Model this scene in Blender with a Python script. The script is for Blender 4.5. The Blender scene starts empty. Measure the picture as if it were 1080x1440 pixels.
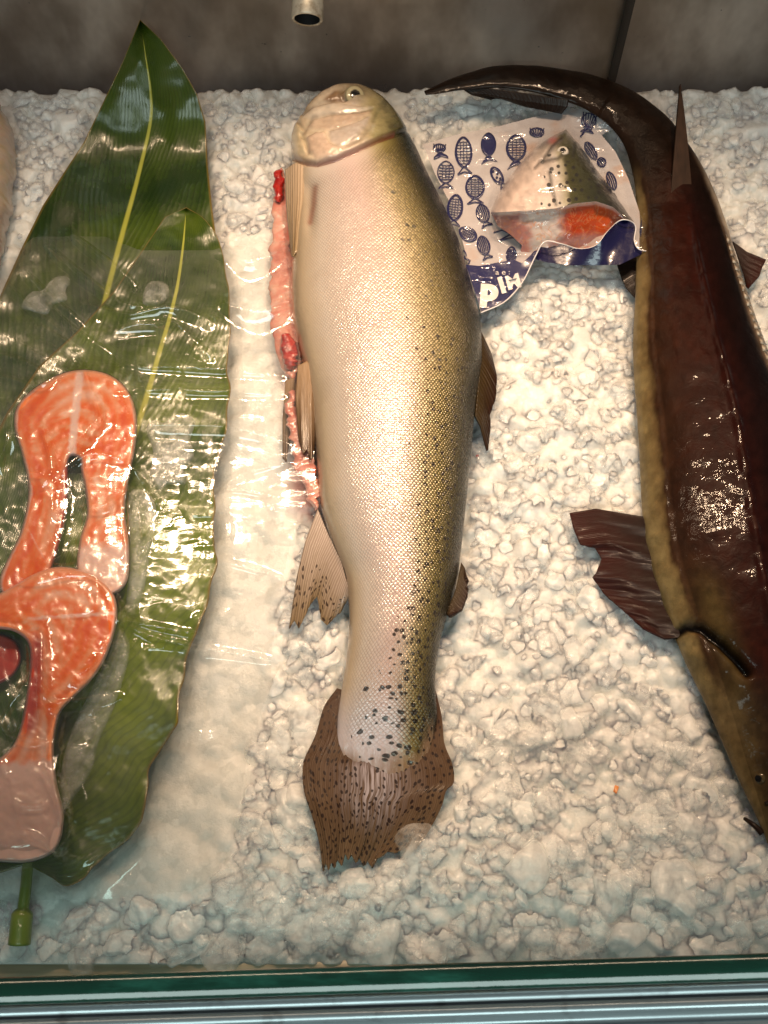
import bpy, math, random
import numpy as np
from mathutils.geometry import delaunay_2d_cdt
from mathutils import Vector
RNG = np.random.default_rng(7)
random.seed(7)
scene = bpy.context.scene
COL = scene.collection

# ------------------------------------------------------------------ camera
H = 0.90; TILT = math.radians(25.0); F = 720 / math.tan(math.radians(25.0))
CT, ST = math.cos(TILT), math.sin(TILT)
cam = bpy.data.cameras.new('camera'); co = bpy.data.objects.new('camera', cam); COL.objects.link(co)
cam.sensor_fit = 'VERTICAL'; cam.angle = math.radians(50.0); cam.clip_start = 0.01; cam.clip_end = 50
co.location = (0, 0, H); co.rotation_euler = (TILT, 0, 0); scene.camera = co
cam.dof.use_dof = True; cam.dof.focus_distance = 0.98; cam.dof.aperture_fstop = 20.0

def P(u, v, z):
    """where the line of sight of a photo point meets height z"""
    u = np.asarray(u, float); v = np.asarray(v, float); z = np.asarray(z, float)
    dx = (u - 540) / F; dy = (720 - v) / F
    wy = dy * CT + ST; wz = dy * ST - CT
    t = (z - H) / wz
    return np.stack(np.broadcast_arrays(t * dx, t * wy, z + 0 * t), -1)

def proj(p):
    p = np.asarray(p, float)
    x, y, z = p[..., 0], p[..., 1], p[..., 2] - H
    cy = y * CT + z * ST; cz = -y * ST + z * CT
    return 540 + F * x / -cz, 720 - F * cy / -cz

def pxsize(u, v, z):
    a = P(u, v, z); b = P(np.asarray(u) + 1, v, z)
    return np.linalg.norm(b - a, axis=-1)

# ------------------------------------------------------------------ numeric helpers
_LAT = RNG.random((256, 256))
def vnoise(x, y, seed=0):
    x = np.asarray(x, float) + seed * 17.31; y = np.asarray(y, float) + seed * 7.77
    xi = np.floor(x).astype(int); yi = np.floor(y).astype(int)
    fx = x - xi; fy = y - yi
    fx = fx * fx * fx * (fx * (fx * 6 - 15) + 10); fy = fy * fy * fy * (fy * (fy * 6 - 15) + 10)
    a = _LAT[xi & 255, yi & 255]; b = _LAT[(xi + 1) & 255, yi & 255]
    c = _LAT[xi & 255, (yi + 1) & 255]; d = _LAT[(xi + 1) & 255, (yi + 1) & 255]
    return (a * (1 - fx) + b * fx) * (1 - fy) + (c * (1 - fx) + d * fx) * fy
def fbm(x, y, seed=0, o=4):
    s = 0; a = 0.5
    for i in range(o):
        s = s + a * (vnoise(x * 2 ** i, y * 2 ** i, seed + i * 3) - .5); a *= .5
    return s
def sstep(a, b, x):
    t = np.clip((np.asarray(x, float) - a) / (b - a), 0, 1); return t * t * (3 - 2 * t)
def resample(pts, n):
    p = np.asarray(pts, float); d = np.r_[0, np.cumsum(np.linalg.norm(np.diff(p, axis=0), axis=1))]
    t = np.linspace(0, d[-1], n)
    return np.stack([np.interp(t, d, p[:, i]) for i in range(p.shape[1])], 1)
def smooth_curve(pts, n, closed=False):
    """Catmull-Rom through the points, resampled evenly"""
    p = np.asarray(pts, float)
    q = np.r_[p[-1:], p, p[:2]] if closed else np.r_[2 * p[:1] - p[1:2], p, 2 * p[-1:] - p[-2:-1]]
    out = []
    for i in range(1, len(q) - 2):
        t = np.linspace(0, 1, 12, endpoint=False)[:, None]
        p0, p1, p2, p3 = q[i - 1], q[i], q[i + 1], q[i + 2]
        out.append(.5 * (2 * p1 + (p2 - p0) * t + (2 * p0 - 5 * p1 + 4 * p2 - p3) * t ** 2 + (3 * p1 - p0 - 3 * p2 + p3) * t ** 3))
    out.append(q[-2:-1]); r = resample(np.concatenate(out), n + (1 if closed else 0))
    return r[:-1] if closed else r
def smooth_interp(x, xs, ys):
    """monotone-ish smooth interpolation (piecewise linear, then blurred)"""
    g = np.linspace(xs[0], xs[-1], 600); y = np.interp(g, xs, ys); k = 15
    yp = np.pad(y, k, mode='reflect', reflect_type='odd'); w = np.hanning(2 * k + 1); w /= w.sum()
    return np.interp(x, g, np.convolve(yp, w, 'valid'))
def inside(poly, u, v):
    p = np.asarray(poly, float); r = np.zeros(np.shape(u), bool)
    for (x0, y0), (x1, y1) in zip(p, np.roll(p, -1, 0)):
        if y0 == y1: continue
        c = ((y0 > v) != (y1 > v)) & (u < (x1 - x0) * (v - y0) / (y1 - y0) + x0); r ^= c
    return r
def line_dist(line, u, v, closed=False):
    p = np.asarray(line, float); q = np.roll(p, -1, 0) if closed else p[1:]
    p = p if closed else p[:-1]; d = np.full(np.shape(u), 1e9)
    for (x0, y0), (x1, y1) in zip(p, q):
        dx, dy = x1 - x0, y1 - y0; l = dx * dx + dy * dy + 1e-12
        t = np.clip(((u - x0) * dx + (v - y0) * dy) / l, 0, 1)
        d = np.minimum(d, np.hypot(u - x0 - t * dx, v - y0 - t * dy))
    return d
def blur(a, r):
    r = int(r)
    if r < 1: return a
    for _ in range(3):
        for ax in (0, 1):
            pw = [(0, 0), (0, 0)]; pw[ax] = (r + 1, r)
            c = np.cumsum(np.pad(a, pw, mode='edge'), axis=ax)
            n = a.shape[ax]
            hi = np.take(c, range(2 * r + 1, 2 * r + 1 + n), ax); lo = np.take(c, range(0, n), ax)
            a = (hi - lo) / (2 * r + 1)
    return a
def lerp_cols(x, xs, cols):
    cols = np.asarray(cols, float)
    return np.stack([np.interp(x, xs, cols[:, i]) for i in range(3)], -1)

# ------------------------------------------------------------------ object helpers
ORG = {}
def thing(name, label, cat, loc, group=None):
    o = bpy.data.objects.new(name, None); COL.objects.link(o); o.empty_display_size = .02
    o.location = loc; ORG[o.name] = np.array(loc, float)
    o['label'] = label; o['category'] = cat
    if group: o['group'] = group
    return o
def tag(o, label=None, cat=None, group=None, kind=None):
    for k, x in (('label', label), ('category', cat), ('group', group), ('kind', kind)):
        if x: o[k] = x
    return o
def mk(name, verts, faces, mats, parent=None, uv=None, attrs=None, smooth=True, fmat=None, solid=None):
    verts = np.asarray(verts, float).reshape(-1, 3)
    org = ORG[parent.name] if parent else np.zeros(3)
    me = bpy.data.meshes.new(name)
    if isinstance(faces, np.ndarray):
        nf, k = faces.shape; lv = faces.reshape(-1).astype(np.int32); ls = np.arange(nf, dtype=np.int32) * k
    else:
        nf = len(faces); lv = np.fromiter((i for f in faces for i in f), np.int32)
        ls = np.r_[0, np.cumsum([len(f) for f in faces])[:-1]].astype(np.int32)
    me.vertices.add(len(verts)); me.vertices.foreach_set('co', (verts - org).astype(np.float32).ravel())
    me.loops.add(len(lv)); me.loops.foreach_set('vertex_index', lv)
    me.polygons.add(nf); me.polygons.foreach_set('loop_start', ls)
    if smooth: me.polygons.foreach_set('use_smooth', np.ones(nf, bool))
    for m in (mats if isinstance(mats, (list, tuple)) else [mats]): me.materials.append(m)
    if fmat is not None: me.polygons.foreach_set('material_index', np.asarray(fmat, np.int32))
    if uv is not None:
        l = me.uv_layers.new(name='UVMap'); l.data.foreach_set('uv', np.asarray(uv, np.float32).reshape(-1, 2)[lv].ravel())
    for k2, a in (attrs or {}).items():
        a = np.asarray(a, np.float32)
        if a.ndim > 1 and a.shape[-1] == 3:
            a = a.reshape(-1, 3); at = me.attributes.new(k2, 'FLOAT_COLOR', 'POINT')
            at.data.foreach_set('color', np.c_[a, np.ones(len(a), np.float32)].ravel())
        else:
            at = me.attributes.new(k2, 'FLOAT', 'POINT'); at.data.foreach_set('value', a.ravel())
    me.update(calc_edges=True); me.validate()
    o = bpy.data.objects.new(name, me); COL.objects.link(o)
    if parent: o.parent = parent
    ORG[o.name] = org
    if solid:
        m = o.modifiers.new('thickness', 'SOLIDIFY'); m.thickness = solid; m.offset = 0
    return o
def grid_faces(nr, nc, wrap=False):
    i, j = np.meshgrid(np.arange(nr - 1), np.arange(nc if wrap else nc - 1), indexing='ij')
    j2 = (j + 1) % nc
    return np.stack([i * nc + j, i * nc + j2, (i + 1) * nc + j2, (i + 1) * nc + j], -1).reshape(-1, 4)
def coons(base, tip, left, right, nu, nv):
    b, t, l, r = resample(base, nu), resample(tip, nu), resample(left, nv), resample(right, nv)
    s = np.linspace(0, 1, nu)[None, :, None]; q = np.linspace(0, 1, nv)[:, None, None]
    return ((1 - q) * b[None] + q * t[None] + (1 - s) * l[:, None] + s * r[:, None]
            - ((1 - s) * (1 - q) * b[0] + s * (1 - q) * b[-1] + (1 - s) * q * t[0] + s * q * t[-1]))
def fin(name, parent, mat, base, tip, left, right, zf, nu=70, nv=60, solid=.0009, extra=None):
    g = coons(base, tip, left, right, nu, nv)
    s, q = np.meshgrid(np.linspace(0, 1, nu), np.linspace(0, 1, nv))
    z = zf(s, q) + .00022 * np.sin(s * nu * .9) * q
    uv = np.stack([s, q], -1); at = {'s': s, 'q': q}
    if extra: at.update(extra(s, q, g))
    return mk(name, P(g[..., 0], g[..., 1], z), grid_faces(nv, nu), mat, parent, uv, at, solid=solid)
def loft(ctr, lat, half, top, bot, nc=200, power=2.1, end_cap=True):
    """rings round a spine: ctr (n,3), unit lateral lat (n,3), half width, height above and below"""
    n = len(ctr); ph = np.linspace(0, 2 * np.pi, nc, endpoint=False)
    c, s = np.cos(ph), np.sin(ph); e = 2 / power
    cx = -np.sign(c) * np.abs(c) ** e; sz = np.sign(s) * np.abs(s) ** e
    z = np.where(sz[None] > 0, sz[None] * top[:, None], sz[None] * bot[:, None])
    v = ctr[:, None] + lat[:, None] * (half[:, None] * cx[None])[..., None]
    v[..., 2] += z
    return v, ph
def polysheet(outline, step, margin=.55):
    """flat outline (photo points) filled with an even mesh; returns points, triangles"""
    o = np.asarray(outline, float)
    d = np.linalg.norm(np.diff(np.r_[o, o[:1]], axis=0), axis=1).sum()
    o = resample(np.r_[o, o[:1]], max(8, int(d / step)))[:-1]
    u0, v0 = o.min(0); u1, v1 = o.max(0)
    gu, gv = np.meshgrid(np.arange(u0, u1, step), np.arange(v0, v1, step * .87)); gu = gu.copy(); gu[1::2] += step / 2
    k = inside(o, gu, gv) & (line_dist(o, gu, gv, True) > step * margin)
    pts = np.r_[o, np.c_[gu[k], gv[k]]]; n = len(o)
    vs, _, fs, *_ = delaunay_2d_cdt([Vector(p) for p in pts], [(i, (i + 1) % n) for i in range(n)], [list(range(n))], 1, 1e-4)
    fs = [tuple(f) if (vs[f[1]] - vs[f[0]]).cross(vs[f[2]] - vs[f[0]]) < 0 else tuple(f[::-1]) for f in fs]
    return np.array([tuple(p) for p in vs]), fs, n
def tube(path, radii, k=12):
    p = np.asarray(path, float); n = len(p); t = np.gradient(p, axis=0); t /= np.linalg.norm(t, axis=1)[:, None] + 1e-12
    up = np.array([0, 0, 1.]) if abs(t[0][2]) < .9 else np.array([0, 1., 0])
    a = np.cross(t, up); a /= np.linalg.norm(a, axis=1)[:, None] + 1e-12; b = np.cross(t, a)
    ph = np.linspace(0, 2 * np.pi, k, endpoint=False); r = np.broadcast_to(radii, (n,))
    v = p[:, None] + r[:, None, None] * (np.cos(ph)[None, :, None] * a[:, None] + np.sin(ph)[None, :, None] * b[:, None])
    f = [tuple(x) for x in grid_faces(n, k, True)] + [tuple(range(k))[::-1], tuple((n - 1) * k + i for i in range(k))]
    return v.reshape(-1, 3), f
def box(x0, x1, y0, y1, z0, z1):
    v = np.array([(x, y, z) for z in (z0, z1) for y in (y0, y1) for x in (x0, x1)], float)
    return v, [(0, 2, 3, 1), (4, 5, 7, 6), (0, 1, 5, 4), (2, 6, 7, 3), (0, 4, 6, 2), (1, 3, 7, 5)]

# ------------------------------------------------------------------ material helpers
class M:
    def __init__(s, name):
        s.m = bpy.data.materials.new(name); s.m.use_nodes = True; s.t = s.m.node_tree; s.t.nodes.clear()
        s.out = s.t.nodes.new('ShaderNodeOutputMaterial')
    def n(s, typ, ins=None, **kw):
        x = s.t.nodes.new('ShaderNode' + typ)
        for k, v in kw.items(): setattr(x, k, v)
        for k, v in (ins or {}).items(): s.put(x.inputs[k], v)
        return x
    def put(s, sock, v):
        if isinstance(v, bpy.types.NodeSocket): s.t.links.new(v, sock)
        elif isinstance(v, bpy.types.Node): s.t.links.new(v.outputs[0], sock)
        elif isinstance(v, (tuple, list)) and sock.type == 'RGBA' and len(v) == 3: sock.default_value = (*v, 1)
        else: sock.default_value = v
    def attr(s, name, col=False):
        return s.n('Attribute', attribute_name=name).outputs['Color' if col else 'Fac']
    def uv(s): return s.n('UVMap').outputs[0]
    def obj(s): return s.n('TexCoord').outputs['Object']
    def scale(s, vec, sc, rot=(0, 0, 0)): return s.n('Mapping', {'Vector': vec, 'Scale': sc, 'Rotation': rot}).outputs[0]
    def noise(s, vec, sc, det=3, rough=.55, dist=0): return s.n('TexNoise', {'Vector': vec, 'Scale': sc, 'Detail': det, 'Roughness': rough, 'Distortion': dist}).outputs[0]
    def voro(s, vec, sc, rnd=1, feat='F1', dim='3D'):
        return s.n('TexVoronoi', {'Vector': vec, 'Scale': sc, 'Randomness': rnd}, feature=feat, voronoi_dimensions=dim)
    def math(s, op, a, b=0., c=None):
        x = s.n('Math', {0: a, 1: b}, operation=op)
        if c is not None: s.put(x.inputs[2], c)
        return x.outputs[0]
    def ss(s, a, b, x):
        return s.n('MapRange', {'Value': x, 'From Min': a, 'From Max': b}, interpolation_type='SMOOTHSTEP', clamp=True).outputs[0]
    def rng(s, x, a, b, c, d): return s.n('MapRange', {'Value': x, 'From Min': a, 'From Max': b, 'To Min': c, 'To Max': d}, clamp=True).outputs[0]
    def mix(s, f, a, b, blend='MIX'):
        x = s.n('Mix', data_type='RGBA', blend_type=blend); s.put(x.inputs[0], f); s.put(x.inputs[6], a); s.put(x.inputs[7], b); return x.outputs[2]
    def bump(s, h, strength=.5, dist=.001, normal=None):
        x = s.n('Bump', {'Height': h, 'Strength': strength, 'Distance': dist})
        if normal is not None: s.put(x.inputs['Normal'], normal)
        return x.outputs[0]
    def ramp(s, f, stops):
        r = s.n('ValToRGB', {0: f}); e = r.color_ramp.elements
        while len(e) > 1: e.remove(e[-1])
        for i, (p, c) in enumerate(stops):
            k = e[0] if i == 0 else e.new(p); k.position = p; k.color = (*c, 1)
        return r.outputs[0]
    def bsdf(s, col, rough=.5, normal=None, **kw):
        names = dict(spec='Specular IOR Level', sss='Subsurface Weight', srad='Subsurface Radius', sscale='Subsurface Scale', metal='Metallic',
                     coat='Coat Weight', coatr='Coat Roughness', trans='Transmission Weight', ior='IOR', alpha='Alpha', sheen='Sheen Weight', emit='Emission Color', aniso='Anisotropic')
        x = s.n('BsdfPrincipled', {'Base Color': col, 'Roughness': rough})
        for k, v in kw.items(): s.put(x.inputs[names[k]], v)
        if normal is not None:
            s.put(x.inputs['Normal'], normal)
            s.put(x.inputs['Coat Normal'], normal)
        return x.outputs[0]
    def done(s, sh, disp=None):
        s.t.links.new(sh, s.out.inputs[0]); return s.m

m = M('crushed_ice'); p = m.obj()
fine = m.noise(p, 420, 4, .7); mid = m.noise(p, 150, 3, .6); cid = m.attr('cid')
ICE = m.done(m.bsdf(m.mix(m.attr('stain'), m.mix(cid, (.66, .69, .68), (.82, .84, .83)), (.62, .22, .17)), m.rng(m.noise(p, 90, 2), .3, .7, .14, .45), m.bump(m.math('ADD', m.math('MULTIPLY', fine, .7), mid), .6, .0016), sss=1, srad=(1, 1.05, 1.1), sscale=.016, ior=1.31, spec=.6, coat=.3, coatr=.1))
m = M('translucent_ice'); p = m.obj(); cid = m.attr('cid')
fine = m.noise(p, 380, 4, .7); mid = m.noise(p, 130, 3, .6, .5); cl = m.noise(p, 70, 4, .6)
nor = m.bump(m.math('ADD', m.math('MULTIPLY', fine, .4), mid), .40, .0014)
lw = m.n('LayerWeight', {'Blend': .35}).outputs['Facing']
dens = m.math('ADD', m.math('ADD', m.rng(cl, .3, .7, .04, .40), m.math('MULTIPLY', m.ss(.6, 1., cid), .40)), m.math('MULTIPLY', m.math('POWER', lw, 1.6), .03))
white = m.mix(cl, (.90, .92, .915), (.96, .97, .965))
solid = m.n('MixShader', {0: .20, 1: m.bsdf(white, m.rng(mid, .3, .7, .10, .38), nor, ior=1.31, spec=.5, coat=.4, coatr=.06), 2: m.n('BsdfTranslucent', {'Color': white}).outputs[0]}).outputs[0]
ff = m.math('SUBTRACT', 1., m.n('NewGeometry').outputs['Backfacing'])
clear = m.n('MixShader', {0: m.math('MULTIPLY', ff, m.math('MINIMUM', m.n('Fresnel', {'IOR': 1.31, 'Normal': nor}).outputs[0], .075)), 1: m.n('BsdfTransparent', {'Color': (.995, .998, .997, 1)}).outputs[0], 2: m.n('BsdfGlossy', {'Roughness': .09, 'Normal': nor}).outputs[0]}).outputs[0]
ICE_CLEAR = m.done(m.n('MixShader', {0: m.math('MULTIPLY', ff, m.math('MINIMUM', dens, .92)), 1: clear, 2: solid}).outputs[0])

# ------------------------------------------------------------------ traced outlines of what lies on the ice (photo points)
TV = [150, 165, 185, 205, 222, 240, 266, 300, 350, 407, 456, 508, 575, 656, 712, 760, 811, 860, 899, 942, 975, 1010, 1050, 1112]
TL = [478, 440, 418, 408, 411, 410, 412, 414, 411, 409, 412, 425, 440, 446, 450, 466, 487, 491, 490, 485, 479, 474, 474, 484]
TR = [514, 546, 564, 577, 587, 595, 607, 625, 647, 663, 676, 678, 668, 661, 655, 650, 644, 631, 619, 612, 612, 616, 606, 592]
SPINE = [(598, 131), (650, 116), (710, 108), (780, 116), (850, 138), (905, 180), (938, 240), (957, 310), (970, 400), (985, 500), (1010, 620), (1030, 760), (1055, 880), (1075, 980), (1085, 1080), (1090, 1150), (1093, 1205)]
SHALF = [4, 14, 21, 27, 33, 40, 50, 62, 76, 95, 112, 122, 110, 86, 54, 26, 6]
STEAK1 = [(0, 812), (14, 780), (30, 745), (40, 690), (31, 640), (20, 600), (25, 570), (50, 545), (85, 526), (120, 520), (155, 528), (180, 550), (192, 585), (190, 630), (180, 680), (176, 720), (182, 770), (178, 820), (150, 838), (112, 822), (108, 790), (113, 755), (122, 725), (120, 690), (114, 662), (112, 645), (97, 645), (96, 690), (90, 740), (76, 790), (62, 828), (32, 838), (4, 836)]
STEAK2 = [(-60, 860), (-20, 845), (20, 822), (55, 803), (90, 797), (130, 808), (158, 832), (165, 868), (152, 918), (130, 955), (100, 985), (84, 1005), (76, 1050), (80, 1100), (90, 1150), (78, 1195), (42, 1212), (0, 1212), (-45, 1205), (-52, 1140), (-20, 1085), (20, 1045), (36, 985), (42, 915), (24, 890), (-10, 884), (-50, 884)]
STEAK3 = [(-60, 895), (-10, 890), (20, 900), (30, 925), (18, 950), (-10, 965), (-60, 975)]
LEAFA_L = [(197, 28), (172, 88), (142, 150), (118, 200), (95, 235), (60, 290), (30, 350), (5, 405), (-45, 520), (-80, 640), (-95, 800)]
LEAFA_R = [(197, 28), (226, 55), (256, 95), (277, 132), (289, 172), (292, 230), (298, 290), (306, 350), (300, 430), (270, 520), (150, 800)]
LEAFA_M = [(197, 28), (205, 80), (212, 130), (211, 175), (194, 250), (172, 330), (156, 390), (135, 470), (100, 560), (65, 660), (20, 800)]
LEAFB_M = [(262, 292), (258, 340), (250, 400), (238, 450), (222, 505), (205, 565), (175, 660), (140, 780), (105, 910), (75, 1040), (50, 1150), (38, 1215)]
LEAFB_L = [(262, 292), (232, 305), (205, 345), (160, 410), (110, 465), (55, 515), (10, 580), (-40, 680), (-70, 800), (-75, 950), (-60, 1100), (0, 1228)]
LEAFB_R = [(262, 292), (290, 310), (312, 350), (320, 400), (321, 480), (321, 560), (315, 625), (299, 690), (303, 770), (285, 880), (252, 985), (100, 1246)]
LEAFB_R = [(262, 292), (290, 310), (312, 350), (320, 400), (321, 480), (321, 560), (315, 625), (299, 690), (303, 780), (288, 860), (262, 925), (249, 1000), (247, 1022), (216, 1075), (207, 1110), (205, 1140), (180, 1180), (140, 1215), (100, 1246), (75, 1235), (50, 1222)]
BAG = [(595, 203), (640, 190), (700, 178), (760, 162), (800, 153), (850, 153), (890, 151), (884, 165), (868, 178), (846, 190), (866, 214), (884, 252), (900, 300), (927, 351), (905, 354), (870, 371), (800, 372), (754, 364), (735, 396), (710, 424), (676, 440), (664, 395), (652, 345), (636, 292), (612, 245)]

# ------------------------------------------------------------------ crushed ice
DX = .001
GX = np.arange(-.56, .60, DX); GY = np.arange(.042, .926, DX)
X, Y = np.meshgrid(GX, GY)                                # rows: y
U0, V0 = proj(np.stack([X, Y, 0 * X], -1))
press = np.zeros_like(X)
press[inside(np.r_[np.c_[TL, TV], np.c_[TR, TV][::-1]], U0, V0)] = 1
sp = smooth_curve(np.c_[SPINE, SHALF], 80)
for u, v, w in sp[20:]:
    press[np.hypot(U0 - u, V0 - v) < w * .95] = 1
leafpoly = np.r_[np.array(LEAFB_L)[::-1], np.array(LEAFB_R)]
leafpoly2 = np.r_[np.array(LEAFA_L)[::-1], np.array(LEAFA_R)]
press[inside(leafpoly, U0, V0) | inside(leafpoly2, U0, V0)] = 1
press[inside(BAG, U0, V0)] = .75
press[inside([(474, 968), (444, 1034), (425, 1080), (440, 1150), (454, 1228), (520, 1225), (588, 1198), (628, 1112), (638, 1090), (611, 964)], U0, V0)] = .55
FILM = [(-90, 440), (0, 372), (60, 322), (110, 318), (200, 352), (300, 352), (345, 342), (412, 322), (416, 400), (420, 480), (438, 590), (446, 690), (420, 720), (402, 800), (385, 900), (382, 960), (350, 1060), (330, 1180), (300, 1250), (150, 1265), (-90, 1270)]
filmmask = blur(inside(FILM, U0, V0).astype(float), 8)
press = blur(press, 6)
base = .010 * fbm(X * 14, Y * 14, 1, 3) + .006 * fbm(X * 40, Y * 40, 5, 2)
base += -.020 * sstep(.10, .03, Y)                        # slumps towards the front lip
base += .006 * sstep(.80, .90, Y) * (1 + 1.2 * fbm(X * 18, Y * 3, 9, 3))
base += .012 * sstep(.09, .14, X) * sstep(.30, .26, X) * sstep(.62, .5, Y) * sstep(.15, .3, Y)
base -= .016 * press
Hh = base - .004; CID = np.full_like(X, .5)
amp = np.clip(1 - .85 * press - .62 * filmmask, .12, 1)
def stamp(n, rmin, rmax, yfun, up, rough_k):
    global Hh, CID
    k = 0
    while k < n:
        x = RNG.uniform(GX[0], GX[-1]); y = RNG.uniform(GY[0], GY[-1])
        if RNG.random() > yfun(x, y): k += .15; continue
        k += 1
        j0 = int((x - GX[0]) / DX); i0 = int((y - GY[0]) / DX)
        a = amp[i0, j0]
        if a < .2 and RNG.random() > .3: continue
        r = RNG.uniform(rmin, rmax) * RNG.uniform(.8, 1.15); w = int(r / DX * 1.35) + 1
        i1, i2, j1, j2 = max(0, i0 - w), min(len(GY), i0 + w + 1), max(0, j0 - w), min(len(GX), j0 + w + 1)
        lx = X[i1:i2, j1:j2] - x; ly = Y[i1:i2, j1:j2] - y
        an = RNG.uniform(0, 6.28); asp = RNG.uniform(.65, 1)
        qx = (lx * np.cos(an) + ly * np.sin(an)) / r; qy = (-lx * np.sin(an) + ly * np.cos(an)) / (r * asp)
        hs = [RNG.uniform(.42, .75) + RNG.uniform(-.35, .35) * qx + RNG.uniform(-.35, .35) * qy]
        m = RNG.integers(5, 8); th0 = RNG.uniform(0, 6.28)
        for q in range(m):
            th = th0 + 6.283 * (q + RNG.uniform(-.3, .3)) / m; sl = RNG.uniform(1.0, 3.2); d = RNG.uniform(.75, 1.0)
            hs.append((d - (qx * np.cos(th) + qy * np.sin(th))) * sl)
        hs = np.stack(hs); s = .045
        h = -s * np.log(np.exp(-np.clip(hs, -3, 9) / s).sum(0)) * r * (.4 + .6 * a)
        z = base[i0, j0] - up * r * (.4 + .6 * a) + h + rough_k * r * .12 * (vnoise(lx / r * 3, ly / r * 3, int(an * 50)) - .5)
        cur = Hh[i1:i2, j1:j2]; win = z > cur
        Hh[i1:i2, j1:j2] = np.maximum(cur, z)
        CID[i1:i2, j1:j2][win] = RNG.random()
front = lambda x, y: float(sstep(.36, .16, y))
stamp(9000, .003, .006, lambda x, y: 1, .05, 1)
stamp(4200, .006, .011, lambda x, y: 1, .28, 1)
stamp(1100, .010, .019, lambda x, y: .7 + .3 * front(x, y), .36, .8)
stamp(150, .018, .030, lambda x, y: .25 + .75 * front(x, y), .50, .5)
stamp(3500, .0025, .005, lambda x, y: .4 + .6 * vnoise(x * 14, y * 14, 77), -.55, 1)
Hh += .0006 * fbm(X * 260, Y * 260, 21, 2) * (.3 + amp)
Hh = .30 * Hh + .35 * blur(Hh, 1) + .35 * blur(Hh, 3)
fm = np.clip(filmmask * .8, 0, 1); Hh = Hh * (1 - fm) + fm * blur(Hh, 3)
def ice_z(x, y):
    j = np.clip(((np.asarray(x) - GX[0]) / DX).astype(int), 0, len(GX) - 1); i = np.clip(((np.asarray(y) - GY[0]) / DX).astype(int), 0, len(GY) - 1)
    return Hh[i, j]
# side skirt so that the bed is a body, not a sheet
iv = np.stack([X, Y, Hh], -1); nr, ncol = X.shape
iv2 = np.zeros((nr + 2, ncol, 3)); iv2[1:-1] = iv; iv2[0] = iv[0]; iv2[0, :, 2] = -.05; iv2[-1] = iv[-1]; iv2[-1, :, 2] = -.05
cid2 = np.pad(CID, ((1, 1), (0, 0)), mode='edge')
# loose, clearer lumps standing out of the front slope and along the back edge
def ico(n):
    import bmesh
    b = bmesh.new(); bmesh.ops.create_icosphere(b, subdivisions=n, radius=1)
    v = np.array([x.co[:] for x in b.verts]); f = np.array([[q.index for q in x.verts] for x in b.faces]); b.free(); return v, f
IV, IF = ico(4); ICO = {2: ico(2), 3: ico(3), 4: (IV, IF)}
def lump(r, seed, flat=1., lev=4):
    g = np.random.default_rng(seed); V = ICO[lev][0]
    n = g.normal(size=(10, 3)); n /= np.linalg.norm(n, axis=1)[:, None]; d = g.uniform(.45, 1.0, 10)
    q = np.maximum(V @ n.T, .02); rr = d / q; s = .022
    rad = -s * np.log(np.exp(-np.clip(np.c_[rr, np.full(len(V), 1.15)], 0, 6) / s).sum(1))
    rad = rad * (1 + .14 * (vnoise(V[:, 0] * 3 + V[:, 2] * 2, V[:, 1] * 3, seed % 50) - .5) + .05 * (vnoise(V[:, 0] * 9 + V[:, 2] * 7, V[:, 1] * 9, seed % 40) - .5))
    p = V * rad[:, None] * np.array([1, g.uniform(.6, 1), flat * g.uniform(.45, .8)]) * r
    a = g.uniform(0, 6.28); R = np.array([[np.cos(a), -np.sin(a), 0], [np.sin(a), np.cos(a), 0], [0, 0, 1]])
    t = g.uniform(-.6, .6); T = np.array([[1, 0, 0], [0, np.cos(t), -np.sin(t)], [0, np.sin(t), np.cos(t)]])
    b = g.uniform(0, 6.28); R2 = np.array([[np.cos(b), -np.sin(b), 0], [np.sin(b), np.cos(b), 0], [0, 0, 1]])
    return p @ (R2 @ T @ R).T
LV, LF, LC = [], [], []; off = 0
def add_lump(x, y, r, up, seed):
    global off
    lev = 4 if r > .010 else 3 if r > .0042 else 2
    p = lump(r, seed, 1., lev) + np.array([x, y, float(ice_z(x, y)) + r * up])
    LV.append(p); LF.append(ICO[lev][1] + off); LC.append(np.full(len(p), RNG.random())); off += len(p)
def scatter(n, r0, r1, up0, up1, y0, y1, seed, lim=.45, pw=1.):
    k = 0
    for i in range(n * 4):
        if k >= n: break
        x = RNG.uniform(-.46, .52); y = y0 + (y1 - y0) * RNG.random() ** pw
        j0 = int((x - GX[0]) / DX); i0 = int((y - GY[0]) / DX)
        r = r0 + (r1 - r0) * RNG.random() ** 1.6
        if press[i0, j0] > lim or filmmask[i0, j0] > .3: continue
        w = int(r / DX)
        if press[max(0, i0 - w):i0 + w, max(0, j0 - w):j0 + w].max(initial=0) > .8: continue
        add_lump(x, y, r, RNG.uniform(up0, up1), seed + i); k += 1
scatter(1900, .0035, .0085, -.25, .15, .047, .905, 1000)
scatter(800, .0075, .0155, -.30, .05, .047, .90, 20000)
scatter(240, .010, .023, -.10, .28, .049, .24, 30000, .45, 1.3)
scatter(60, .006, .013, .1, .5, .885, .908, 40000)
lv = np.concatenate(LV); lf = np.concatenate(LF); lc = np.concatenate(LC)
gf = grid_faces(nr + 2, ncol); gv = iv2.reshape(-1, 3)
faces = [None]
tri4 = np.c_[lf, lf[:, -1]]
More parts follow.
